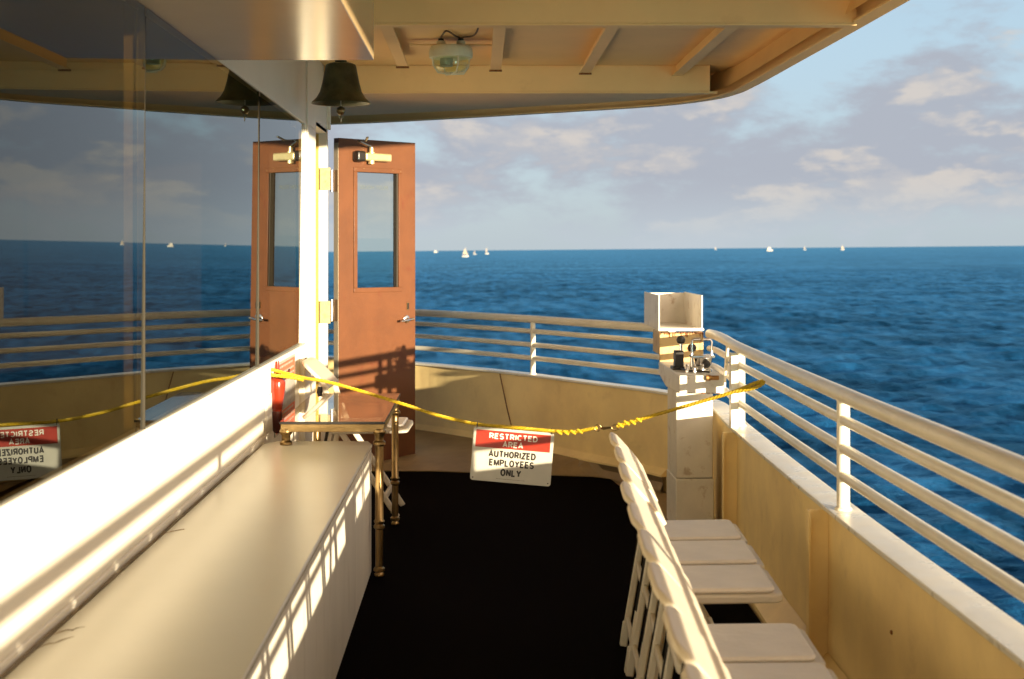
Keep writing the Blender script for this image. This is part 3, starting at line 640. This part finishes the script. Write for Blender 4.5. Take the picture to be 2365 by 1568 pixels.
# ------------------------------------------------------------------ folding chairs
def chair_parts(root, folded=False):
    hw = 0.169
    # crest: rolled back at the top with rounded upper corners
    prof = [(0.026, 0.636), (0.000, 0.672), (-0.018, 0.694), (-0.036, 0.714), (-0.053, 0.733), (-0.068, 0.749), (-0.079, 0.758), (-0.090, 0.762)]
    n = len(prof)-1; ns = 20; vs = []; fs = []
    for i in range(ns+1):
        s = -1+2*i/ns; lim = n*(1-0.46*abs(s)**6)-0.0; low = 0.0
        for k in range(13):
            t = low+(lim-low)*k/12; j = min(int(t), n-1); f = t-j
            x = prof[j][0]*(1-f)+prof[j+1][0]*f; z = prof[j][1]*(1-f)+prof[j+1][1]*f
            vs.append((x, s*hw, z))
    for i in range(ns):
        for k in range(12): fs.append((i*13+k, (i+1)*13+k, (i+1)*13+k+1, i*13+k+1))
    g = MB(); g.add(vs, fs); g.build('backrest', chair_m, root, solid=0.016, bevel=0.005, seg=2, smooth=True)
    for s in (-1, 1):
        y = s*(hw-0.020)
        g = MB(); g.bar((0.004, y, 0.655), (0.070, y, 0.44), 0.020, 0.024, (1, 0, 0)); g.bar((0.070, y, 0.44), (0.31, y*0.96, 0.014), 0.024, 0.024, (1, 0, 0)); g.build('leg', chair_m, root, bevel=0.005)
        g = MB(); g.bar((0.045, s*(hw-0.012), 0.50), (-0.038, s*(hw-0.010), 0.014), 0.024, 0.022, (1, 0, 0)); g.bar((-0.026, s*(hw-0.010), 0.10), (-0.038, s*(hw-0.010), 0.014), 0.026, 0.026, (1, 0, 0)); lg = g.build('leg', chair_m, root, bevel=0.005)
        g = MB(); g.bar((0.032, s*(hw+0.0005), 0.48), (-0.010, s*(hw+0.0005), 0.22), 0.003, 0.012, (1, 0, 0)); g.build('groove', inner_m, lg)
    for (sx_, sz_, in_) in ((-0.022, 0.105, 0.02), (0.012, 0.30, 0.02), (0.26, 0.11, 0.03)):
        g = MB(); g.bar((sx_, -hw+in_, sz_), (sx_, hw-in_, sz_), 0.014, 0.030); g.build('stretcher', chair_m, root, bevel=0.003)
    if folded: Ms = Matrix.Translation((0.085, 0, 0.33)) @ Matrix.Rotation(R(-99), 4, 'Y') @ Matrix.Scale(0.86, 4, (1, 0, 0))
    else: Ms = Matrix.Translation((0.01, 0, 0.415)) @ Matrix.Rotation(R(-1.5), 4, 'Y')
    po = rrect(0, 0.345, -hw+0.002, hw-0.002, 0.035); pi_ = rrect(0.012, 0.325, -hw+0.018, hw-0.018, 0.028)
    g = MB(); g.prism(po, lambda p: Ms @ Vector((p[0], p[1], 0.0)), lambda p: Ms @ Vector((p[0], p[1], 0.024))); st = g.build('seat', chair_m, root, bevel=0.006, seg=3)
    g = MB(); g.prism(pi_, lambda p: Ms @ Vector((p[0], p[1], 0.0245)), lambda p: Ms @ Vector((p[0], p[1], 0.040))); g.build('cushion', pad_m, st, bevel=0.008, seg=3)
ROWA = -R(3.03)
def chair_X(D): return 0.532+(D-4.75)*0.053
Ds = [4.815, 4.462, 4.105, 3.765, 3.44, 3.10, 2.755, 2.40, 2.045, 1.69, 1.335, 0.98, 0.62]
labs = ['white folding chair at the far end of the row, beside the control pedestal',
        'second white folding chair from the far end of the row by the bulwark',
        'third white folding chair from the far end, just beyond the gap in the seats',
        'white folding chair with its seat folded up, over the black gap in the row',
        'white folding chair whose seat shows just nearer than the black gap',
        'white folding chair, second one nearer than the black gap in the seats',
        'white folding chair in the near part of the row, third crest after the folded seat',
        'white folding chair in the near part of the row, fourth crest after the folded seat',
        'white folding chair with the nearest and largest backrest at the bottom edge of the photo']
GR = 'white folding chairs in a row along the bulwark'
chair0 = empty('folding_chair'); chair_parts(chair0)
def copy_tree(o, p=None):
    kids = [c for c in bpy.data.objects if c.parent == o]
    c = o.copy(); COL.objects.link(c)
    if p: c.parent = p
    for k in kids: copy_tree(k, c)
    return c
random.seed(11)
for i, D in enumerate(Ds):
    if i == 0: c = chair0
    elif i == 3: c = empty('folding_chair'); chair_parts(c, True)
    else: c = copy_tree(chair0)
    c.location = (chair_X(D)+random.uniform(-0.003, 0.003)-(0.008 if i in (3, 4) else 0), D, 0.002)
    c.rotation_euler = (0, 0, ROWA+R(random.uniform(-0.25, 0.25)))
    tag(c, labs[i] if i < len(labs) else ['white folding chair of the row just below the bottom edge of the photo', 'white folding chair outside the photo, next after the one below its bottom edge', 'white folding chair beside the camera, second nearest of the whole row', 'white folding chair right beside the camera, nearest of the whole row'][i-9], 'folding chair', GR)
c = copy_tree(chair0); c.location = (-0.80, 7.50, 0.012); c.rotation_euler = (0, 0, R(-2)); c.scale = (1.25, 1.15, 1.06)
if 'group' in c: del c['group']
tag(c, 'white folding chair behind the brass table, in front of the open door', 'folding chair')

# ------------------------------------------------------------------ control pedestal at the rail corner
pd = empty('control_pedestal', (1.07, 7.2, 0)); tag(pd, 'white steel control pedestal with a rusty back plate at the corner of the railing', 'pedestal')
m_ = MB(); m_.box(0.985, 1.170, 7.10, 7.42, 0.262, 0.715); m_.box(0.982, 1.173, 7.09, 7.43, 0.0, 0.260); par(m_, 'column', worn_m, pd, bevel=0.006, seg=2)
m_ = MB(); m_.add([(0.960, 6.82, 0.712), (1.178, 6.82, 0.712), (1.178, 7.30, 0.70), (0.960, 7.30, 0.70), (0.962, 6.82, 0.800), (1.178, 6.82, 0.800), (1.19, 7.60, 0.805), (0.962, 7.60, 0.805), (1.178, 7.60, 0.740), (0.962, 7.60, 0.740)],
       [(0, 1, 2, 3), (3, 2, 8, 9), (4, 5, 6, 7), (0, 1, 5, 4), (1, 2, 8, 6, 5), (0, 4, 7, 9, 3), (9, 8, 6, 7)]); par(m_, 'console_box', worn_m, pd, bevel=0.006)
m_ = MB(); m_.box(0.968, 1.202, 7.605, 7.62, 0.800, 0.962); m_.box(0.968, 0.975, 7.62, 7.90, 0.84, 0.962); m_.box(1.195, 1.202, 7.62, 7.90, 0.84, 0.962); par(m_, 'back_plate', rust_m, pd, bevel=0.002)
m_ = MB(); zt = 0.965; th = 0.007
m_.box(0.978, 1.228, 7.745, 8.42, zt, zt+th)
zh = 1.155
m_.box(0.980, 0.987, 7.75, 8.42, zt+th, zh); m_.box(0.9875, 1.218, 8.412, 8.42, zt+th, zh-0.006); m_.box(1.214, 1.221, 7.75, 8.411, zt+th, zh)
par(m_, 'wind_shield', worn_m, pd, bevel=0.0015)
m_ = MB(); m_.box(0.979, 1.222, 7.738, 7.7445, zt-0.004, zt+0.012); par(m_, 'tray_edge', worn_m, pd)
random.seed(5)
m_ = MB()
for k in range(34):
    x = 0.972+0.225*random.random(); l_ = random.uniform(0.006, 0.040)*random.random()**0.7; w_ = random.uniform(0.002, 0.006); m_.box(x, x+w_, 7.6025, 7.6045, 0.961-l_, 0.962)
m_.box(0.968, 1.202, 7.6025, 7.6045, 0.955, 0.962)
par(m_, 'rust_run', rust_edge, pd)
for k in range(7):
    x = 0.99+0.024*k+0.01*random.random(); m_ = MB(); m_.box(x, x+random.uniform(0.004, 0.02), 6.8170, 6.8185, 0.713, 0.713+random.uniform(0.002, 0.006))
    par(m_, 'rust_spot', rust_edge, pd)

tc_ = empty('throttle_control', (1.09, 7.0, 0.801)); tag(tc_, 'chrome and black twin lever throttle control on top of the pedestal', 'throttle')
g = MB(); g.lathe([(0.052, 0.0), (0.050, 0.012), (0.040, 0.018)], (0.01, 0.02, 0.0), 20); g.lathe([(0.030, 0.015), (0.040, 0.040), (0.045, 0.068), (0.047, 0.072)], (0.015, 0.0, 0.0), 24)
g.box(-0.048, 0.068, -0.035, 0.055, 0.072, 0.084); g.build('head', chrome, tc_, bevel=0.003, smooth=True)
g = MB(); g.lathe([(0.020, 0), (0.020, 0.012), (0.012, 0.016)], (0.022, -0.040, 0.042), 16, 'y', Matrix.Rotation(R(180), 4, 'Z')); g.build('dial', black, tc_, smooth=True)
for sx_ in (-0.040, 0.058):
    g = MB(); s_ = 1 if sx_ < 0 else -1
    g.tube([(sx_, 0.0, 0.080), (sx_, 0.005, 0.150), (sx_+s_*0.008, 0.005, 0.160), (sx_+s_*0.040, 0.005, 0.161)], 0.0052, 10); lv = g.build('lever', chrome, tc_, smooth=True)
    g = MB(); g.tube([(sx_+s_*0.012, 0.005, 0.160), (sx_+s_*0.042, 0.005, 0.161)], 0.0075, 10); g.build('grip', chrome, lv, smooth=True)
for (x, y, z) in ((-0.025, 0.10, 0.112), (-0.072, 0.16, 0.148)):
    g = MB(); g.tube([(x, y, 0.0), (x, y, z-0.02)], [0.010, 0.009], 10); kn = g.build('knob_stem', chrome, tc_, smooth=True)
    g = MB(); g.lathe([(0.004, -0.022), (0.018, -0.016), (0.0235, 0.0), (0.018, 0.014), (0.006, 0.021)], (x, y, z), 18); g.build('knob', black, kn, smooth=True)
g = MB(); g.box(-0.105, -0.062, 0.125, 0.195, 0.0, 0.095); g.box(-0.12, -0.06, 0.11, 0.20, 0.0, 0.018); g.build('switch_box', black, tc_, bevel=0.004)
g = MB(); g.tube([tuple(p) for p in spline([Vector((-0.08, 0.10, 0.01)), Vector((-0.06, -0.02, 0.008)), Vector((-0.01, -0.07, 0.01)), Vector((0.03, -0.10, 0.008))], 6)], 0.005, 8); g.build('cable', black, tc_, smooth=True)
for dx in (-0.07, -0.035, 0.005):
    g = MB(); g.lathe([(0.009, 0), (0.009, 0.012), (0.006, 0.03), (0.010, 0.034), (0.006, 0.044)], (dx, -0.05, 0.0), 12); g.build('fitting', chrome, tc_, smooth=True)
g = MB(); g.tube([(0.0, -0.186, -0.012), (0.06, -0.186, -0.012)], 0.011, 10); g.lathe([(0.014, 0), (0.014, 0.02)], (0.0, -0.186, -0.012), 12, 'x'); g.build('cable_clamp', mat('corroded_brass', (0.42, 0.22, 0.07), 0.5, metal=0.6, var=0.4, vscale=60), tc_, smooth=True)

# ------------------------------------------------------------------ rope, hook, sign
RA = Vector((-0.925, 6.38, 0.868)); RB = Vector((1.150, 5.78, 0.868))
def rY(X):
    t = (X-RA.x)/(RB.x-RA.x); return RA.y+(RB.y-RA.y)*t+0.14*4*t*(1-t)
def rp(px, py):
    Y = 6.1
    for _ in range(20): X = (px-VX)*Y/F; Y = rY(X)
    return Vector((X, Y, H-(py-VY)*Y/F))
def twist(mb, pts, r=0.0045, off=0.0038, pitch=0.050, step=0.006, strands=3):
    P = spline(pts, 20); ln = [0]
    for a, b in zip(P, P[1:]): ln.append(ln[-1]+(b-a).length)
    nS = max(8, int(ln[-1]/step)); Q = []; j = 0
    for k in range(nS+1):
        s = ln[-1]*k/nS
        while j < len(ln)-2 and ln[j+1] < s: j += 1
        f = (s-ln[j])/max(1e-9, ln[j+1]-ln[j]); Q.append((P[j].lerp(P[j+1], min(1, f)), s))
    for st in range(strands):
        o_ = []
        for i, (q, s) in enumerate(Q):
            t = (Q[min(i+1, nS)][0]-Q[max(i-1, 0)][0]).normalized(); u = t.cross(Vector((0, 0, 1))).normalized(); v = u.cross(t)
            a = 2*math.pi*(s/pitch+st/strands); o_.append(q+(u*math.cos(a)+v*math.sin(a))*off)
        mb.tube(o_, r, 6)
rope = empty('barrier_rope', (0, 6.1, 0.65)); tag(rope, 'twisted yellow rope strung from the window wall to the railing', 'rope')
m_ = MB()
twist(m_, [rp(626, 853), rp(700, 872), rp(770, 885), rp(915, 928), rp(1008, 958), rp(1100, 979), rp(1190, 987), rp(1275, 995), rp(1330, 996), rp(1378, 987)])
twist(m_, [rp(628, 866), rp(655, 869), rp(682, 873), rp(700, 877)], 0.0048, 0.004)
twist(m_, [rp(627, 853), rp(621, 858), rp(627, 867)], 0.0048, 0.004)
for (px, py) in ((1290, 996), (1306, 998), (1322, 997), (1338, 997)):      # tucked splice before the hook
    q = rp(px, py+random.uniform(-2, 2)); m_.tube([q+Vector((-0.010, -0.003, 0.007)), q+Vector((0, -0.008, 0)), q+Vector((0.010, -0.003, -0.007)), q+Vector((0.005, 0.006, -0.003))], 0.0055, 6)
par(m_, 'rope_strand', rope_m, rope, smooth=True)
m_ = MB()
twist(m_, [rp(1424, 984), rp(1478, 968), rp(1558, 945), rp(1620, 927), rp(1693, 905), rp(1740, 886), rp(1762, 880)])
twist(m_, [rp(1700, 904), rp(1735, 897), rp(1758, 888), rp(1764, 880)], 0.0048, 0.004)
for (px, py) in ((1432, 981), (1446, 977), (1460, 974), (1474, 969)):
    q = rp(px, py+random.uniform(-2, 2)); m_.tube([q+Vector((-0.010, -0.003, 0.007)), q+Vector((0, -0.008, 0)), q+Vector((0.010, -0.003, -0.007)), q+Vector((0.005, 0.006, -0.003))], 0.0055, 6)
par(m_, 'rope_end', rope_m, rope, smooth=True)
m_ = MB(); hA, hB = rp(1380, 988), rp(1420, 987)
def ring(mb, c, rx, rz_, r): mb.tube([c+Vector((rx*math.cos(a), 0, rz_*math.sin(a))) for a in [2*math.pi*k/16 for k in range(17)]], r, 8)
ring(m_, hA, 0.014, 0.013, 0.003); ring(m_, hB+Vector((0.002, 0, 0)), 0.018, 0.011, 0.003); m_.tube([hA+Vector((0.012, 0, 0.0)), hA+Vector((0.024, 0, -0.002)), hB+Vector((-0.014, 0, 0))], [0.005, 0.007, 0.004], 8)
par(m_, 'snap_hook', brass, rope, smooth=True)
m_ = MB(); q = rp(622, 853); m_.tube([q+Vector((-0.01, 0, 0.02)), q+Vector((0.004, 0, 0.012)), q+Vector((0.006, 0, -0.004)), q+Vector((-0.01, 0, -0.012))], 0.003, 8); par(m_, 'eye_hook', steel, rope, smooth=True)

def arc(cx_, cy_, rx, ry, a0, a1, n=10): return [(cx_+rx*math.cos(R(a0+(a1-a0)*k/n)), cy_+ry*math.sin(R(a0+(a1-a0)*k/n))) for k in range(n+1)]
GL = {
 'A': (0.62, [[(0, 0), (0.31, 1), (0.62, 0)], [(0.12, 0.29), (0.50, 0.29)]]),
 'C': (0.58, [arc(0.30, 0.5, 0.30, 0.5, 42, 318, 22)]),
 'D': (0.58, [[(0, 0), (0, 1)]+arc(0.24, 0.5, 0.34, 0.5, 90, -90, 16)+[(0, 0)]]),
 'E': (0.48, [[(0.48, 1), (0, 1), (0, 0), (0.48, 0)], [(0.0, 0.52), (0.43, 0.52)]]),
 'H': (0.54, [[(0, 0), (0, 1)], [(0.54, 0), (0.54, 1)], [(0, 0.51), (0.54, 0.51)]]),
 'I': (0.0, [[(0, 0), (0, 1)]]), 'L': (0.46, [[(0, 1), (0, 0), (0.46, 0)]]),
 'M': (0.68, [[(0, 0), (0, 1)], [(0.02, 1), (0.34, 0.10), (0.66, 1)], [(0.68, 1), (0.68, 0)]]),
 'N': (0.54, [[(0, 0), (0, 1)], [(0.02, 1), (0.52, 0)], [(0.54, 0), (0.54, 1)]]),
 'O': (0.60, [arc(0.30, 0.5, 0.30, 0.5, 90, 450, 28)]),
 'P': (0.52, [[(0, 0), (0, 1)]+arc(0.26, 0.74, 0.26, 0.26, 90, -90, 12)+[(0, 0.48)]]),
 'R': (0.55, [[(0, 0), (0, 1)]+arc(0.28, 0.74, 0.25, 0.26, 90, -90, 12)+[(0, 0.48)], [(0.30, 0.48), (0.55, 0)]]),
 'S': (0.53, [arc(0.265, 0.745, 0.25, 0.255, 25, 270, 14)+arc(0.265, 0.245, 0.265, 0.245, 90, -155, 14)[1:]]),
 'T': (0.54, [[(0, 1), (0.54, 1)], [(0.27, 0), (0.27, 1)]]),
 'U': (0.54, [[(0, 1)]+arc(0.27, 0.28, 0.27, 0.28, 180, 360, 14)+[(0.54, 1)]]),
 'Y': (0.58, [[(0, 1), (0.29, 0.44), (0.58, 1)], [(0.29, 0.0), (0.29, 0.46)]]),
 'Z': (0.52, [[(0, 1), (0.52, 1), (0, 0), (0.52, 0)]])}
def letters(mb, txt, cx_, cz_, hgt, width, stroke, y):
    adv = [GL[c][0]+stroke/hgt+0.11 for c in txt]; tot = sum(adv)-0.11; kx = width/tot/hgt; x = 0.0; lay = 0
    hh = hgt-stroke
    for c, a in zip(txt, adv):
        for line in GL[c][1]:
            P = [Vector((cx_-width/2+(x+stroke/hgt/2+p[0])*hgt*kx, cz_-hgt/2+stroke/2+p[1]*hh)) for p in line]; vs = []; fs = []; yy = y-0.00002*(lay % 5); lay += 1
            closed = (P[0]-P[-1]).length < 1e-6
            for i, p in enumerate(P):
                d0 = (p-P[i-1]).normalized() if i else ((P[0]-P[-2]).normalized() if closed else None)
                d1 = (P[i+1]-p).normalized() if i < len(P)-1 else ((P[1]-P[0]).normalized() if closed else None)
                if d0 is None: d0 = d1
                if d1 is None: d1 = d0
                n0, n1 = Vector((-d0.y, d0.x)), Vector((-d1.y, d1.x)); m = (n0+n1)
                m = m.normalized() if m.length > 1e-6 else n0
                k = stroke/2/max(0.45, m.dot(n1))
                q0 = p-d1*(stroke/2 if False else 0)
                for s_ in (1, -1): w = p+m*k*s_; vs.append((w.x, yy, w.y))
            for i in range(len(P)-1): fs.append((2*i, 2*i+1, 2*i+3, 2*i+2))
            mb.add(vs, fs)
        x += a
# sign: local x to the right, local z up, hung at the rope
sc_ = rp(1182, 1053)
sg = empty('restricted_area_sign', (sc_.x, sc_.y-0.012, sc_.z)); sg.rotation_euler = (R(-2), R(4.4), R(-4))
tag(sg, 'white and red RESTRICTED AREA sign hanging from the yellow rope', 'sign')
SW, SH = 0.352, 0.232; r_ = 0.012
g = MB(); pol = rrect(-SW/2, SW/2, -SH/2, SH/2, r_); g.prism(pol, lambda p: Vector((p[0], 0.0, p[1])), lambda p: Vector((p[0], 0.0025, p[1]))); g.build('sign_panel', sign_w, sg)
g = MB(); bz1, bz0 = SH/2-0.011, SH/2-0.086; g.box(-SW/2+0.012, SW/2-0.014, -0.0004, -0.0001, bz0, bz1); g.build('red_band', sign_r, sg)
for (t_, z_, h_, w_, k_, m_, y_) in (('RESTRICTED', bz1-0.0225, 0.0255, 0.212, 0.0052, sign_lt, -0.0006), ('AREA', bz0+0.0195, 0.0255, 0.090, 0.0052, sign_lt, -0.0006),
                               ('AUTHORIZED', bz0-0.0245, 0.0305, 0.206, 0.0070, sign_k, -0.0003), ('EMPLOYEES', bz0-0.0625, 0.0305, 0.196, 0.0066, sign_k, -0.0003), ('ONLY', bz0-0.1030, 0.0320, 0.090, 0.0072, sign_k, -0.0003)):
    g = MB(); letters(g, t_, 0.0, z_, h_, w_, k_, y_); g.build('lettering', m_, sg)
g = MB(); random.seed(2); x = -0.062
while x < 0.062:
    w_ = random.uniform(0.001, 0.004); g.box(x, x+w_, -0.0010, -0.0002, -SH/2+0.0135, -SH/2+0.0150); x += w_+0.0012
g.build('fine_print', sign_k, sg)
for sx_ in (-1, 1):
    g = MB(); g.lathe([(0.003, 0), (0.003, 0.0008)], (sx_*(SW/2-0.012), -0.0010, -SH/2+0.012), 10, 'y'); g.build('screw_hole', sign_k, sg)
    g = MB(); x = sx_*(SW/2-0.013)
    g.tube([(x+0.012*0+0.002*math.cos(a)*0, 0.012+0.014*math.cos(a), SH/2+0.004+0.016*math.sin(a)) for a in [2*math.pi*k/14 for k in range(15)]], 0.0018, 6); g.build('cable_tie', black, sg, smooth=True)

# ------------------------------------------------------------------ things on the wall beyond the bench
fe = empty('fire_extinguisher', (-0.921, 6.50, 0.565)); tag(fe, 'red tapered fire extinguisher hanging on the wall beside the bench end', 'fire extinguisher')
g = MB(); g.lathe([(0.022, 0.10), (0.030, 0.15), (0.037, 0.20), (0.038, 0.23), (0.033, 0.25), (0.020, 0.265), (0.012, 0.29), (0.008, 0.33)], (0, 0, 0), 24); g.build('cylinder', ext_m, fe, smooth=True)
g = MB(); g.lathe([(0.012, 0.0), (0.020, 0.01), (0.022, 0.06), (0.023, 0.0995)], (0, 0, 0), 20); g.build('base', ext_dk, fe, smooth=True)  # lower end of the red body, its shade put into a darker colour
g = MB(); g.tube([(0.02, 0.02, 0.23), (0.034, 0.10, 0.26), (0.034, 0.16, 0.275)], 0.006, 8); g.build('hose', ext_dk, fe, smooth=True)
pn = empty('safety_notice', (-0.958, 6.95, 0.7)); tag(pn, 'red and grey safety notice on the white wall behind the brass table', 'notice')
g = MB(); g.box(-0.959, -0.955, 6.68, 7.40, 0.52, 0.86); par(g, 'backing', sign_w, pn)
g = MB(); g.box(-0.9548, -0.954, 6.70, 7.38, 0.76, 0.85); g.box(-0.9548, -0.954, 6.70, 7.38, 0.53, 0.62); par(g, 'red_block', poster_r, pn)
g = MB(); g.box(-0.9548, -0.954, 6.70, 7.38, 0.625, 0.755); par(g, 'picture_block', poster_g, pn)
random.seed(9); g = MB()
for zz in (0.83, 0.80, 0.775, 0.60, 0.575, 0.55):
    y = 6.74
    while y < 7.3: w_ = random.uniform(0.02, 0.06); g.box(-0.9538, -0.9534, y, y+w_, zz, zz+0.010); y += w_+0.015
par(g, 'text_line', sign_w, pn)
# black handled wing-nut clamp stand
cs = empty('clamp_stand', (-0.80, 7.1, 0.0)); tag(cs, 'grey metal stand with a black lever and rods behind the brass table', 'stand')
q0 = at_D(736, 940, 7.32)
g = MB(); g.tube([(q0.x, 7.32, 0.014), (q0.x, 7.32, q0.z)], 0.011, 12); par(g, 'pole', brass, cs, smooth=True)
g = MB(); A1, A2, A3 = at_D(727, 941, 7.3), at_D(738, 905, 7.3), at_D(739, 893, 7.3); g.tube([A1, A1.lerp(A2, .5), A2, A3], [0.014, 0.010, 0.016, 0.012], 12); g.lathe([(0.004, -0.012), (0.020, -0.008), (0.020, 0.008), (0.004, 0.012)], at_D(733, 934, 7.29), 14); par(g, 'black_lever', black, cs, smooth=True)
g = MB()
for (a_, b_) in (((742, 917), (775, 916)), ((742, 921), (775, 932)), ((742, 944), (775, 938)), ((742, 940), (770, 944))): g.tube([at_D(*a_, 7.33), at_D(*b_, 7.36)], 0.006, 8)
g.tube([at_D(744, 905, 7.33), at_D(741, 930, 7.33), at_D(738, 955, 7.33)], [0.010, 0.018, 0.012], 10); par(g, 'clamp', steel, cs, smooth=True)

# ------------------------------------------------------------------ boats near the horizon
def sea_pt(px, py):   # pixel to the tilted sea plane
    a = (px-VX)/F; b = -(py-VY)/F   # z = H + b D ; z = SEA + ROLL*a*D
    D = (H-SEA)/(ROLL*a-b); return Vector((a*D, D, SEA+ROLL*a*D))
def boat(px, py, w, h, kind, label):
    p = sea_pt(px, py); k = p.y/F; L_, Hh = w*k*0.68, h*k*0.75
    name = 'sailing_boat' if kind != 'motor' else 'motor_boat'
    b = empty(name, tuple(p)); tag(b, label, 'boat', 'distant boats along the horizon')
    g = MB(); hl = [(-0.5, 0.0), (0.42, 0.0), (0.5, 0.10), (-0.47, 0.08)]
    fb = Hh*0.16 if kind != 'motor' else Hh*0.35; B = L_*0.14
    secs = [(-0.5, 0.8, 0.9), (-0.2, 1, 1.0), (0.2, 0.9, 1.0), (0.42, 0.4, 1.1), (0.5, 0.03, 1.2)]; vs = []; fs = []
    for (x, bw_, t) in secs: vs += [(x*L_, -B*bw_, fb*t), (x*L_*0.94, -B*bw_*0.6, 0), (x*L_*0.94, B*bw_*0.6, 0), (x*L_, B*bw_, fb*t)]
    for i in range(len(secs)-1):
        for j in range(4): fs.append((i*4+j, i*4+(j+1) % 4, (i+1)*4+(j+1) % 4, (i+1)*4+j))
    fs += [(0, 1, 2, 3), (16, 17, 18, 19)]
    g.add(vs, fs); g.build('hull', hull_m, b)
    if kind == 'motor':
        g = MB(); g.box(-0.38*L_, 0.22*L_, -B*0.7, B*0.7, fb, fb+Hh*0.35); g.box(-0.30*L_, 0.10*L_, -B*0.6, B*0.6, fb+Hh*0.35, Hh); g.build('cabin', hull_m, b)
    else:
        g = MB(); g.tube([(0.03*L_, 0, fb), (0.03*L_, 0, Hh)], L_*0.012, 6); g.build('mast', hull_m, b)
        g = MB(); t_ = L_*0.01
        g.prism([(0.0*L_, fb*1.7), (0.01*L_, Hh*0.97), (-0.40*L_, fb*1.9)], lambda q: Vector((q[0], -t_+0.04*q[0], q[1])), lambda q: Vector((q[0], t_+0.04*q[0], q[1]))); g.build('mainsail', sail_m, b)
        if kind == 'sail2':
            g = MB(); g.prism([(0.06*L_, Hh*0.8), (0.46*L_, fb*1.3), (0.08*L_, fb*1.5)], lambda q: Vector((q[0], -t_-0.04*q[0], q[1])), lambda q: Vector((q[0], t_-0.04*q[0], q[1]))); g.build('jib', sail_m, b)
boat(1074, 593.5, 22, 30, 'sail2', 'largest sailing boat, tall pale sail, right of the orange door on the horizon')
boat(1096, 588, 11, 13, 'sail1', 'small pale boat just right of the largest sailing boat')
boat(1124, 587, 12, 22, 'sail1', 'small sailing boat with a thin mast, second to the right of the largest sail')
boat(1006, 583.5, 14, 7, 'motor', 'tiny low boat on the horizon nearest the orange door')
boat(1652, 576.5, 8, 9, 'sail1', 'tiny pale sail on the horizon above the pedestal')
boat(1777, 580, 21, 12, 'motor', 'white motor boat with a square cabin on the right of the horizon')
boat(1858, 577.5, 9, 13, 'sail1', 'small sail just right of the white motor boat')
boat(1945, 577.5, 12, 16, 'sail2', 'rightmost small sailing boat on the horizon')
